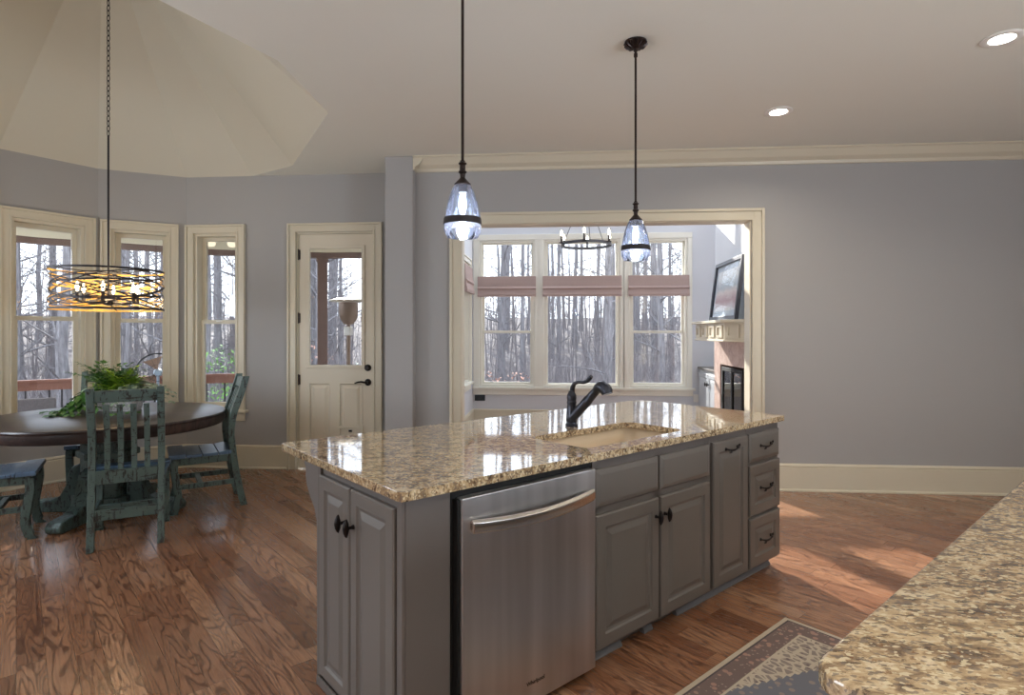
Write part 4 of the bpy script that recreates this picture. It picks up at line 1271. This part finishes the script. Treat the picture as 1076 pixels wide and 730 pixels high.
# planter with three kinds of foliage
pl = thing('potted_plants', 'white patterned trough of ferns and ivy on the breakfast table', 'plant', (-3.66, 4.60, 0.764), 0.08)
bm = NB(); slab = rounded_rect(-0.165, 0.165, -0.075, 0.075, 0.03, 5)
rings = [[bm.verts.new((p[0] * f, p[1] * f, z)) for p in slab] for f, z in ((0.90, 0.0), (0.94, 0.03), (1.0, 0.135), (1.03, 0.145), (0.97, 0.145), (0.94, 0.11))]
for a, b in zip(rings, rings[1:]):
    for k in range(len(a)): bm.faces.new((a[k], a[(k + 1) % len(a)], b[(k + 1) % len(a)], b[k]))
bm.faces.new(rings[0][::-1])
obj('planter', bm, M['planter'], pl)
bm = NB(); prism(bm, [(p[0] * 0.95, p[1] * 0.95) for p in slab], 0.06, 0.118); obj('soil', bm, M['soil'], pl)
def fronds(bm, cx, cy, z, n, lo, hi, droop, leafl, leafw, rnd, az=None):
    for k in range(n):
        a = rnd.uniform(0, 2 * pi) if az is None else rnd.gauss(az, 0.9)
        ln = rnd.uniform(lo, hi)
        up = rnd.uniform(0.8, 2.8) if az is None else rnd.uniform(0.4, 1.4)
        pts = []
        for q in range(9):
            t = q / 8
            hr = ln * t * (0.55 + 0.45 * t) * cos(atan2(up, 1))
            zz = ln * t * sin(atan2(up, 1)) - droop * ln * t * t
            pts.append(Vector((cx + cos(a) * hr, cy + sin(a) * hr, max(z + zz, 0.012))))
        tube(bm, pts, [0.0025 - 0.0002 * q for q in range(9)], 4, cap=False)
        for q in range(2, 9):
            d = (pts[q] - pts[q - 1]).normalized()
            side = d.cross(Vector((0, 0, 1)))
            if side.length < 0.1: side = Vector((1, 0, 0))
            side.normalize()
            f = 1.15 - 0.5 * abs(q - 4) / 5
            for sg in (-1, 1):
                dd = (side * sg + d * 0.7 + Vector((0, 0, rnd.uniform(-0.3, 0.25))))
                leaf(bm, pts[q], dd, Vector((0, 0, 1)), leafl * f * rnd.uniform(0.8, 1.2), leafw * f, 0.5)
        leaf(bm, pts[-1], pts[-1] - pts[-2], Vector((0, 0, 1)), leafl, leafw, 0.4)
rnd = random.Random(11)
bm = NB(); fronds(bm, -0.09, 0.0, 0.115, 40, 0.26, 0.46, 0.30, 0.065, 0.034, rnd); fronds(bm, -0.12, -0.03, 0.115, 26, 0.30, 0.52, 1.0, 0.07, 0.042, rnd, az=pi + 0.3); obj('fern_foliage', bm, M['fern'], pl)
bm = NB(); fronds(bm, 0.03, -0.02, 0.115, 34, 0.20, 0.32, 0.25, 0.085, 0.026, rnd); obj('lime_foliage', bm, M['lime'], pl)
bm = NB(); fronds(bm, 0.12, 0.0, 0.115, 30, 0.2, 0.36, 0.6, 0.055, 0.036, rnd); fronds(bm, 0.13, 0.0, 0.115, 16, 0.3, 0.44, 0.55, 0.055, 0.036, rnd, az=0.0); obj('ivy_foliage', bm, M['ivy'], pl)

# ------------------------------------------------------------------ living room: shades, fireplace, picture, built-in
def roman_shade(A, ang, t0, t1, zt, zb, label, name='roman_shade'):
    bm = NB()
    H = zt - zb
    prof = [(-0.006, zt), (-0.030, zt), (-0.040, zb + H * 0.42), (-0.062, zb + H * 0.36), (-0.040, zb + H * 0.40), (-0.052, zb + H * 0.18), (-0.075, zb + H * 0.10), (-0.070, zb), (-0.030, zb - 0.006), (-0.006, zb + 0.01)]
    prof = [(-0.033, zt), (-0.050, zt), (-0.058, zb + H * 0.50), (-0.080, zb + H * 0.40), (-0.062, zb + H * 0.34), (-0.082, zb + H * 0.10), (-0.078, zb), (-0.040, zb), (-0.033, zb + 0.02)]
    prism_x(bm, prof, t0, t1)
    o = obj(name, bm, M['roman'], None, along(A, ang, 0), ang)
    return tag(o, label, 'blind', 'pink roman shades in the living room')
for k, (a, b) in enumerate(PW):
    roman_shade(wl[0], wl[1], a - LX0 - 0.02, b - LX0 + 0.02, 2.275, 1.965, '%s of the three pink roman shades across the far windows' % ('leftmost', 'middle', 'rightmost')[k])
rs = roman_shade(wlw[0], wlw[1], 2.26, 2.96, 2.36, 1.98, 'pale pink roman shade on the narrow side window')

FX = 2.0
fp = thing('fireplace', 'fireplace with pinkish stone surround and cream panelled mantel', 'fireplace', (0, 0, 0), 0)
FY0, FY1 = 5.62, 7.62
BY0, BY1, BZ = 6.42, 7.35, 1.03
bm = NB()
box(bm, FX + 0.012, LX1 - 0.001, FY0, BY0, 0, 3.4); box(bm, FX + 0.012, LX1 - 0.001, BY1, FY1, 0, 3.4); box(bm, FX + 0.012, LX1 - 0.001, BY0, BY1, BZ, 3.4)
bmesh.ops.remove_doubles(bm, verts=bm.verts, dist=1e-5)
obj('chimney_breast', bm, M['living_wall'], fp)
bm = NB()
box(bm, FX, FX + 0.0115, FY0, BY0, 0, 1.335); box(bm, FX, FX + 0.0115, BY1, FY1, 0, 1.335); box(bm, FX, FX + 0.0115, BY0, BY1, BZ, 1.335)
bmesh.ops.remove_doubles(bm, verts=bm.verts, dist=1e-5)
obj('stone_surround', bm, M['stone'], fp)
bm = NB(); box(bm, LX1 - 0.10, LX1 - 0.05, BY0, BY1, 0.0, BZ); box(bm, FX + 0.02, LX1 - 0.1, BY0 + 0.001, BY0 + 0.03, 0, BZ - 0.001); box(bm, FX + 0.02, LX1 - 0.1, BY1 - 0.03, BY1 - 0.001, 0, BZ - 0.001)
obj('firebox', bm, M['brick'], fp)
bm = NB()
def yz_ring(bm, x0, x1, ya, yb, za, zb, w):
    box(bm, x0, x1, ya, ya + w, za, zb); box(bm, x0, x1, yb - w, yb, za, zb); box(bm, x0, x1, ya + w, yb - w, zb - w, zb); box(bm, x0, x1, ya + w, yb - w, za, za + w)
yz_ring(bm, FX - 0.012, FX + 0.02, BY0 + 0.03, BY1 - 0.10, 0.02, BZ - 0.025, 0.045)
ym = (BY0 + 0.03 + BY1 - 0.10) / 2
box(bm, FX - 0.012, FX + 0.02, ym - 0.03, ym + 0.03, 0.065, BZ - 0.07)
gd = obj('fire_screen', bm, M['dark_gap'], fp, bevel=0.003)
for a, b in ((BY0 + 0.075, ym - 0.03), (ym + 0.03, BY1 - 0.145)):
    bm = NB(); box(bm, FX, FX + 0.006, a, b, 0.065, BZ - 0.07); obj('glass_door', bm, M['fire_glass'], gd)
def mantel_poly(o):
    """plan of the mantel offset outwards by o"""
    return [(FX - 0.001, 7.44 + o), (1.72 - o, 7.40 + o), (1.72 - o, 6.16 - o * 0.4), (1.97 - o * 0.4, 5.78 - o), (FX - 0.001, 5.76 - o)]
bm = NB()
prism(bm, mantel_poly(0.0)[::-1], 1.34, 1.52); prism(bm, mantel_poly(0.045)[::-1], 1.5205, 1.55); prism(bm, mantel_poly(0.014)[::-1], 1.322, 1.3395)
mt_ = obj('mantel', bm, M['trim'], fp, bevel=0.003)
bm = NB()
def panel_on(bm, p, q, z0, z1, n, w=0.022):
    """raised rectangular mouldings along the edge p->q of the mantel"""
    p, q = Vector(p), Vector(q); d = (q - p); L = d.length; d.normalize(); nrm = Vector((d.y, -d.x))
    if nrm.x > 0: nrm = -nrm
    seg = L / n
    for k in range(n):
        a, b = seg * k + seg * 0.16, seg * (k + 1) - seg * 0.16
        for (s0, s1, za, zb) in ((a, b, z1 - w, z1), (a, b, z0, z0 + w), (a, a + w, z0 + w, z1 - w), (b - w, b, z0 + w, z1 - w)):
            P = [p + d * s0, p + d * s1, p + d * s1 + nrm * 0.014, p + d * s0 + nrm * 0.014]
            prism(bm, [tuple(v) for v in P], za, zb)
mp = mantel_poly(0.0)
panel_on(bm, mp[1], mp[2], 1.365, 1.495, 4); panel_on(bm, mp[2], mp[3], 1.365, 1.495, 2)
obj('mantel_moulding', bm, M['trim'], mt_)

# framed landscape leaning on the mantel, facing the room
pw, phh = 1.0, 0.665
pic = thing('framed_picture', 'large dark-framed landscape picture leaning on the mantel', 'picture', (1.80, 6.53, 1.551), -pi / 2)
lean = Matrix.Rotation(radians(-7), 4, 'X')
def leaned(bm): bmesh.ops.transform(bm, matrix=lean, verts=bm.verts); return bm
# local: x along the picture, y into the wall, z up
bm = NB(); frame_ring(bm, -pw / 2, pw / 2, 0, phh, 0.042, -0.02, 0.02); obj('frame', leaned(bm), M['frame_dark'], pic, bevel=0.004)
bm = NB(); box(bm, -pw / 2 + 0.041, pw / 2 - 0.041, 0.006, 0.014, 0.041, phh - 0.041); obj('mat_board', leaned(bm), M['mat_board'], pic)
bm = NB(); box(bm, -pw / 2 + 0.115, pw / 2 - 0.115, 0.002, 0.0055, 0.105, phh - 0.105); obj('painting', leaned(bm), M['painting'], pic)
bm = NB(); box(bm, -pw / 2 + 0.041, pw / 2 - 0.041, -0.006, -0.003, 0.041, phh - 0.041); obj('glazing', leaned(bm), M['pict_glass'], pic)

bi = thing('built_in_cabinet', 'low pale grey built-in cabinet left of the fireplace', 'cabinet', (2.10, 8.83, 0), -pi / 2)
bm = NB(); box(bm, 0, 1.18, 0.0, 0.34, 0.0, 0.885); obj('body', bm, M['built_in'], bi)
bm = NB(); box(bm, -0.0, 1.195, -0.025, 0.345, 0.8855, 0.915); obj('cabinet_top', bm, M['cabinet'], bi, bevel=0.004)
for a, b in ((0.03, 0.58), (0.60, 1.15)):
    bm = NB(); raised_panel(bm, a, b, 0.12, 0.84, -0.0205, 0.02); d = obj('door', bm, M['built_in'], bi)
    knob(d, b - 0.04 if a < 0.1 else a + 0.04, 0.70, -0.0205)

bm = NB(); box(bm, -0.08, 0.08, -0.014, -0.0005, -0.045, 0.045); 
for a in (-0.04, 0.04): box(bm, a - 0.018, a + 0.018, -0.018, -0.014, -0.03, 0.03)
tag(obj('outlet_plate', bm, M['black_plate'], None, (-1.19, LY, 0.42), 0, bevel=0.003), 'black outlet plate below the leftmost living room window', 'outlet')
bm = NB(); box(bm, -0.035, 0.035, -0.008, -0.0005, -0.058, 0.058)
for a in (-0.025, 0.025): box(bm, -0.014, 0.014, -0.011, -0.008, a - 0.014, a + 0.014)
tag(obj('outlet_plate', bm, M['white'], None, (2.055, LY, 0.44), 0, bevel=0.002), 'white outlet plate right of the living room windows', 'outlet')

# ------------------------------------------------------------------ outdoors: deck, porch roof, railing, furniture
DKZ = -0.14
deck_line = [(-8.6, 4.9), (-6.85, 7.15), (-5.15, 8.40), (-3.60, 8.88), (-1.47, 8.88)]
bm = NB(); prism(bm, ([(-1.47, YD + 0.17), (-3.95, YD + 0.17), (-4.68, 5.60), (-5.12, 4.85), (-5.12, 3.0), (-8.6, 3.0)] + deck_line)[::-1], DKZ - 0.08, DKZ)
struct(obj('deck', bm, M['deck_wood']), 'weathered deck outside the breakfast bay', 'deck')
bm = NB(); prism(bm, ([(-1.47, YD + 0.17), (-3.95, YD + 0.17), (-4.68, 5.60), (-5.12, 4.85), (-5.12, 3.0), (-8.6, 3.0)] + deck_line)[::-1], 2.66, 2.74)
struct(obj('porch_ceiling', bm, M['porch_ceiling']), 'cream porch ceiling seen through the top of the bay windows', 'ceiling')
bm = NB()
for (ax, ay), (bx, by) in zip(deck_line, deck_line[1:]):
    d = Vector((bx - ax, by - ay)).normalized(); n_ = Vector((-d.y, d.x))
    P = [(ax, ay), (bx, by), (bx - n_.x * 0.12, by - n_.y * 0.12), (ax - n_.x * 0.12, ay - n_.y * 0.12)]
    prism(bm, P, 2.58, 2.6595)
struct(obj('porch_beam', bm, M['porch_wood']), 'brown timber porch beam above the railing', 'beam')
rail_g = 'deck railing spans'
rail_labels = ['deck railing span seen through the leftmost bay window', 'deck railing span seen through the middle bay window', 'deck railing span seen through the window by the door', 'deck railing span outside the back door']
for k, ((ax, ay), (bx, by)) in enumerate(zip(deck_line, deck_line[1:])):
    d = Vector((bx - ax, by - ay)); L = d.length; ang = atan2(d.y, d.x)
    r = thing('deck_railing', rail_labels[k], 'railing', (ax, ay, DKZ), ang, rail_g)
    bm = NB(); box(bm, 0.004, L - 0.004, -0.105, -0.015, 0.90, 0.94); box(bm, 0.004, L - 0.004, -0.08, -0.04, 0.80, 0.899); obj('handrail', bm, M['rail_wood'], r, bevel=0.004)
    bm = NB(); box(bm, 0.06, L - 0.06, -0.08, -0.04, 0.08, 0.15); obj('bottom_rail', bm, M['rail_wood'], r)
    nb = int(L / 0.125)
    for q in range(1, nb):
        x = L * q / nb
        bm = NB(); tube(bm, [(x, -0.06, 0.149), (x, -0.06, 0.801)], 0.011, 6); obj('baluster', bm, M['iron'], r)
for x, y, lab in ((-5.60, 8.05, 'porch post at the right edge of the middle bay window'), (-3.66, 8.86, 'porch post seen through the back door glass')):
    bm = NB(); box(bm, -0.075, 0.075, -0.075, 0.075, 0, 2.58 - DKZ - 0.001); box(bm, -0.095, 0.095, -0.095, 0.095, 0, 0.16); box(bm, -0.09, 0.09, -0.09, 0.09, 2.53 - DKZ, 2.58 - DKZ - 0.001)
    tag(obj('porch_post', bm, M['porch_wood'], None, (x, y - 0.06, DKZ), 0.4, bevel=0.006), lab, 'post', 'porch posts')
for x, y, lab in ((-4.67, 7.50, 'left of two glowing globes standing in for lamp reflections in the narrow window'), (-4.42, 7.58, 'right of two glowing globes standing in for lamp reflections in the narrow window')):  # glowing globes added to imitate lamp reflections in the glass
    t = thing('reflection_globe', lab, 'light', (x, y, 2.66), 0, 'glowing globes for lamp reflections')
    bm = NB(); lathe(bm, [(0, -0.001), (0.075, -0.001), (0.075, -0.02), (0, -0.02)], 24); obj('base', bm, M['white'], t)
    bm = NB(); lathe(bm, [(0.06, -0.0205), (0.058, -0.05), (0.04, -0.075), (0, -0.085)], 24); obj('globe', bm, M['reflection_glow'], t, smooth=True)

ht = thing('patio_heater', 'bronze mushroom patio heater on the deck behind the door glass', 'heater', (-2.80, 7.60, DKZ), 0)
bm = NB(); lathe(bm, [(0, 0), (0.22, 0), (0.23, 0.03), (0.21, 0.05), (0.19, 0.55), (0.05, 0.62), (0, 0.62)], 28); obj('tank_base', bm, M['heater_steel'], ht, smooth=True)
bm = NB(); tube(bm, [(0, 0, 0.61), (0, 0, 1.68)], 0.026, 14); obj('pole', bm, M['heater_steel'], ht, smooth=True)
bm = NB(); box(bm, -0.045, 0.045, -0.05, 0.04, 1.52, 1.64); obj('control_box', bm, M['dome_steel'], ht, bevel=0.006)
bm = NB(); lathe(bm, [(0, 1.66), (0.06, 1.67), (0.11, 1.74), (0.125, 1.80), (0.125, 1.96), (0, 1.97)], 28); obj('burner', bm, M['heater_steel'], ht, smooth=True)
bm = NB(); lathe(bm, [(0.26, 1.975), (0.255, 1.99), (0.16, 2.02), (0, 2.03)], 36); obj('reflector', bm, M['dome_steel'], ht, smooth=True)

fn = thing('pedestal_fan', 'round cage fan on the deck behind the plants', 'fan', (-4.86, 6.72, DKZ), 0.62)
bm = NB(); lathe(bm, [(0, 0), (0.20, 0), (0.20, 0.02), (0.04, 0.05), (0, 0.05)], 28); obj('base', bm, M['pale_blue'], fn, smooth=True)
bm = NB(); tube(bm, [(0, 0.04, 0.04), (0, 0.04, 1.02)], 0.016, 10); obj('pole', bm, M['pale_blue'], fn, smooth=True)
bm = NB()
FZ = 1.07
for R_, y_ in ((0.235, 0.0), (0.228, -0.04), (0.228, 0.04), (0.10, -0.07)):
    pts = [(R_ * cos(2 * pi * q / 36), y_, FZ + R_ * sin(2 * pi * q / 36)) for q in range(37)]
    tube(bm, pts, 0.007 if R_ > 0.23 else 0.003, 6, cap=False)
for q in range(16):
    a = 2 * pi * q / 16
    tube(bm, [(0.03 * cos(a), -0.08, FZ + 0.03 * sin(a)), (0.12 * cos(a), -0.072, FZ + 0.12 * sin(a)), (0.235 * cos(a), 0, FZ + 0.235 * sin(a))], 0.0018, 4)
obj('cage', bm, M['steel_dark'], fn, smooth=True)
bm = NB(); spin_y(bm, [(0, 0.07), (0.035, 0.06), (0.05, 0.0), (0.05, -0.08), (0.02, -0.12), (0, -0.12)], 0, 0.0, FZ, 18); obj('motor', bm, M['pale_blue'], fn, smooth=True)
for q in range(3):
    a0 = 2 * pi * q / 3 + 1.9
    bm = NB(); rings = []
    for u in range(6):
        r_ = 0.04 + 0.17 * u / 5; wd = 0.32 + 0.25 * u / 5
        rings.append([bm.verts.new((r_ * cos(a0 + sg * wd), 0.02 * sg - 0.012 + dy, FZ + r_ * sin(a0 + sg * wd))) for sg, dy in ((-1, 0), (1, 0), (1, 0.004), (-1, 0.004))])
    for a, b in zip(rings, rings[1:]):
        for k in range(4): bm.faces.new((a[k], a[(k + 1) % 4], b[(k + 1) % 4], b[k]))
    bm.faces.new(rings[0]); bm.faces.new(rings[-1])
    obj('blade', bm, M['fan_brown'], fn)

pcx = thing('wicker_chair', 'grey wicker patio chair on the deck below the leftmost window', 'chair', (-6.30, 6.40, DKZ), 0.75)
bm = NB(); box(bm, -0.29, 0.29, -0.26, 0.30, 0.30, 0.40); obj('seat', bm, M['wicker'], pcx, bevel=0.03, seg=3)
bm = NB(); prism_x(bm, [(-0.30, 0.38), (-0.24, 0.38), (-0.30, 0.80), (-0.35, 0.80)], -0.30, 0.30); obj('backrest', bm, M['wicker'], pcx, bevel=0.02, seg=3)
for sx in (-1, 1):
    bm = NB(); box(bm, sx * 0.30 - 0.04, sx * 0.30 + 0.04, -0.28, 0.28, 0.56, 0.60); box(bm, sx * 0.30 - 0.025, sx * 0.30 + 0.025, 0.22, 0.27, 0.40, 0.56); obj('armrest', bm, M['wicker'], pcx, bevel=0.012)
    for yy in (-0.24, 0.26):
        bm = NB(); tube(bm, [(sx * 0.25, yy, 0), (sx * 0.25, yy, 0.31)], 0.022, 8); obj('leg', bm, M['wicker'], pcx)

# ------------------------------------------------------------------ outdoors: ground and winter woods
def gz(x, y):
    r = sqrt(x * x + y * y)
    t = max(0.0, (r - 16) / 50.0)
    return -1.3 + 4.3 * min(t, 1) ** 2 * (3 - 2 * min(t, 1)) + 0.25 * sin(x * 0.35) * cos(y * 0.27)
bm = NB()
NX, NY = 60, 44
grid = [[None] * (NY + 1) for _ in range(NX + 1)]
for i in range(NX + 1):
    for j in range(NY + 1):
        x = -75 + 130 * i / NX; y = 9.05 + 66 * (j / NY) ** 1.3
        grid[i][j] = bm.verts.new((x, y, gz(x, y)))
for i in range(NX):
    for j in range(NY):
        bm.faces.new((grid[i][j], grid[i + 1][j], grid[i + 1][j + 1], grid[i][j + 1]))
struct(obj('ground', bm, M['ground'], smooth=True), 'leaf-strewn wooded slope outside the windows', 'ground')
bm = NB()
vs = [bm.verts.new(p) for p in ((-75, -10, -1.35), (-8.6, -10, -1.35), (-8.6, 9.05, -1.35), (-75, 9.05, -1.35))]; bm.faces.new(vs)
struct(obj('ground_side', bm, M['ground']), 'leaf-strewn yard west of the deck', 'ground')

def tree_mesh(seed, r0=0.17, H=11.0):
    R = random.Random(seed)
    bm = NB()
    n = 9
    lx, ly = R.uniform(-0.35, 0.35), R.uniform(-0.35, 0.35)
    pts = [Vector((lx * (k / n) ** 1.5 + R.uniform(-0.04, 0.04), ly * (k / n) ** 1.5 + R.uniform(-0.04, 0.04), H * k / n)) for k in range(n + 1)]
    rad = [r0 * (1.25 if k == 0 else 1.0) * (1 - 0.75 * k / n) for k in range(n + 1)]
    tube(bm, pts, rad, 7)
    for b in range(26):
        t = R.uniform(0.14, 0.97)
        k = min(int(t * n), n - 1); f = t * n - k
        p = pts[k].lerp(pts[k + 1], f)
        a = R.uniform(0, 2 * pi); up = R.uniform(0.15, 0.9)
        ln = R.uniform(0.9, 2.8) * (1.1 - 0.5 * t)
        br = rad[k] * R.uniform(0.12, 0.3)
        d = Vector((cos(a), sin(a), up)).normalized()
        q = [p]
        for sgm in range(4):
            d = (d + Vector((R.uniform(-0.3, 0.3), R.uniform(-0.3, 0.3), R.uniform(-0.2, 0.35)))).normalized()
            q.append(q[-1] + d * ln / 4)
        tube(bm, q, [br, br * 0.8, br * 0.6, br * 0.4, br * 0.15], 4, cap=False)
        for tw in range(6):
            s_ = R.randint(1, 4); p2 = q[s_]
            d2 = (d + Vector((R.uniform(-1, 1), R.uniform(-1, 1), R.uniform(-0.4, 0.8)))).normalized()
            l2 = ln * R.uniform(0.2, 0.5)
            m2 = p2 + d2 * l2 * 0.5 + Vector((R.uniform(-0.06, 0.06), R.uniform(-0.06, 0.06), R.uniform(-0.02, 0.08)))
            tube(bm, [p2, m2, p2 + d2 * l2], [br * 0.35, br * 0.25, 0.003], 3, cap=False)
    me_o = obj('bare_tree', bm, M['bark'])
    return me_o
protos = [tree_mesh(100 + k, r0=(0.10, 0.135, 0.085, 0.15, 0.11, 0.075)[k]) for k in range(6)]
RT = random.Random(21)
spots = []
tries = 0
while len(spots) < 150 and tries < 8000:
    tries += 1
    azi = radians(RT.uniform(-52, 22)); r = 15.0 + 36 * RT.random() ** 0.75
    x, y = r * sin(azi), r * cos(azi)
    if y < 10.5 and x > -9.6: continue
    # open lane along the sun's azimuth towards the living room windows
    lane = (x - 1.2) * cos(SUN_AZ) + (y - 7.5) * sin(SUN_AZ)
    if -3.2 < lane < 2.6 and y < 40: continue
    if any((x - a) ** 2 + (y - b) ** 2 < (0.9 + 0.02 * r) ** 2 for a, b in spots): continue
    spots.append((x, y))
stout = len(spots)
for q in range(7):      # stout trunks added to block the sun from the breakfast bay
    ln_, al_ = -4.30 - 0.24 * q, 13.0 + 2.6 * (q % 2)
    spots.append((1.2 + ln_ * cos(SUN_AZ) - al_ * sin(SUN_AZ), 7.5 + ln_ * sin(SUN_AZ) + al_ * cos(SUN_AZ)))
for k, (x, y) in enumerate(spots):
    p = protos[k % 6]
    if k < 6: o = p
    else:
        o = p.copy(); COL.objects.link(o)
    o.location = (x, y, gz(x, y) - 0.1); o.rotation_euler = (0, 0, RT.uniform(0, 6.28))
    sc_ = RT.uniform(0.85, 1.25)
    if k >= stout:
        sc_ = 2.0
    o.scale = (sc_ * RT.uniform(0.8, 1.2), sc_ * RT.uniform(0.8, 1.2), sc_)
    tag(o, 'tall bare grey tree standing in the winter woods outside', 'tree', 'bare trees in the woods')

# far saplings and brush nobody could count
RB = random.Random(5)
bm = NB()
for k in range(1500):
    azi = radians(RB.uniform(-56, 26)); r = 24 + 40 * RB.random()
    x, y = r * sin(azi), r * cos(azi)
    if y < 10: continue
    lane = (x - 1.2) * cos(SUN_AZ) + (y - 7.5) * sin(SUN_AZ)
    z = gz(x, y); h = RB.uniform(1.5, 4.5) if k % 5 else RB.uniform(5, 9); rr = RB.uniform(0.015, 0.05)
    if -1.7 < lane < 1.4: h = RB.uniform(1.0, 2.5)
    lean_ = Vector((RB.uniform(-0.5, 0.5), RB.uniform(-0.5, 0.5), 0))
    tube(bm, [(x, y, z - 0.1), (x + lean_.x * 0.4, y + lean_.y * 0.4, z + h * 0.5), (x + lean_.x, y + lean_.y, z + h)], [rr, rr * 0.7, rr * 0.2], 4, cap=False)
    for b in range(5):
        t = RB.uniform(0.2, 0.95); a = RB.uniform(0, 6.28); l = RB.uniform(0.4, 1.4)
        p = Vector((x, y, z)) + lean_ * t + Vector((0, 0, h * t))
        tube(bm, [p, p + Vector((cos(a) * l, sin(a) * l, RB.uniform(0.1, 0.9) * l))], [rr * 0.35, 0.004], 3, cap=False)
tag(obj('distant_saplings', bm, M['brush']), 'thicket of distant grey saplings filling the woods', 'woods', kind='stuff')
bm = NB()
for k in range(2600):
    azi = radians(RB.uniform(-54, 24)); r = 13 + 14 * RB.random()
    x, y = r * sin(azi), r * cos(azi)
    if y < 11 and x > -9.8: continue
    z = gz(x, y); h = RB.uniform(0.5, 2.2)
    lane = (x - 1.2) * cos(SUN_AZ) + (y - 7.5) * sin(SUN_AZ)
    if -1.7 < lane < 1.4: h *= 0.3
    for b in range(3):
        a = RB.uniform(0, 6.28); sp_ = RB.uniform(0.1, 0.7) * h
        p1 = Vector((x + cos(a) * sp_ * 0.4, y + sin(a) * sp_ * 0.4, z + h * 0.6))
        tube(bm, [(x, y, z - 0.05), p1, (x + cos(a) * sp_, y + sin(a) * sp_, z + h)], [0.010, 0.007, 0.003], 3, cap=False)
tag(obj('undergrowth', bm, M['brush']), 'low tangle of bare twigs on the woodland floor', 'undergrowth', kind='stuff')

def shrub(name, x, y, z, R_, H_, n, mat, label, seed, cat='shrub'):
    t = thing(name, label, cat, (x, y, z), 0)
    rr = random.Random(seed)
    bm = NB()
    for k in range(9):
        a = rr.uniform(0, 6.28); q = rr.uniform(0.2, 0.8) * R_
        tube(bm, [(0, 0, 0), (cos(a) * q * 0.5, sin(a) * q * 0.5, H_ * 0.5), (cos(a) * q, sin(a) * q, H_ * 0.9)], [0.02, 0.014, 0.006], 5, cap=False)
    obj('stems', bm, M['bark'], t)
    bm = NB()
    for k in range(n):
        u = Vector((rr.gauss(0, 1), rr.gauss(0, 1), rr.gauss(0, 1))).normalized() * (0.35 + 0.65 * rr.random() ** 0.5)
        p = Vector((u.x * R_, u.y * R_, H_ * 0.55 + u.z * H_ * 0.45))
        leaf(bm, p, Vector((rr.uniform(-1, 1), rr.uniform(-1, 1), rr.uniform(-0.6, 0.6))), Vector((0, 0, 1)), rr.uniform(0.07, 0.13), 0.05, 0.3)
    obj('foliage', bm, mat, t)
    return t
shrub('green_shrub', -6.5, 10.7, gz(-6.5, 10.7), 0.7, 2.3, 900, M['far_green'], 'bright green shrub beyond the railing by the narrow window', 1)
shrub('green_shrub', -4.1, 11.6, gz(-4.1, 11.6), 0.7, 1.9, 800, M['ivy'], 'pale variegated shrub seen low in the back door glass', 2)
for k, (x, y, hh, lab) in enumerate(((-2.2, 14.2, 1.9, 'russet-leaved beech sapling low in the left living room window'), (-0.9, 15.0, 1.7, 'russet-leaved sapling nearest the middle living room window'), (-6.2, 13.5, 2.6, 'russet-leaved sapling above the railing by the narrow window'))):
    shrub('beech_sapling', x, y, gz(x, y), 0.9, hh, 420, M['rust_leaf'], lab, 10 + k, 'tree')
shrub('green_shrub', 4.1, 14.6, gz(4.1, 14.6), 0.8, 1.3, 600, M['ivy'], 'low grey-green shrub outside the right living room window', 30)
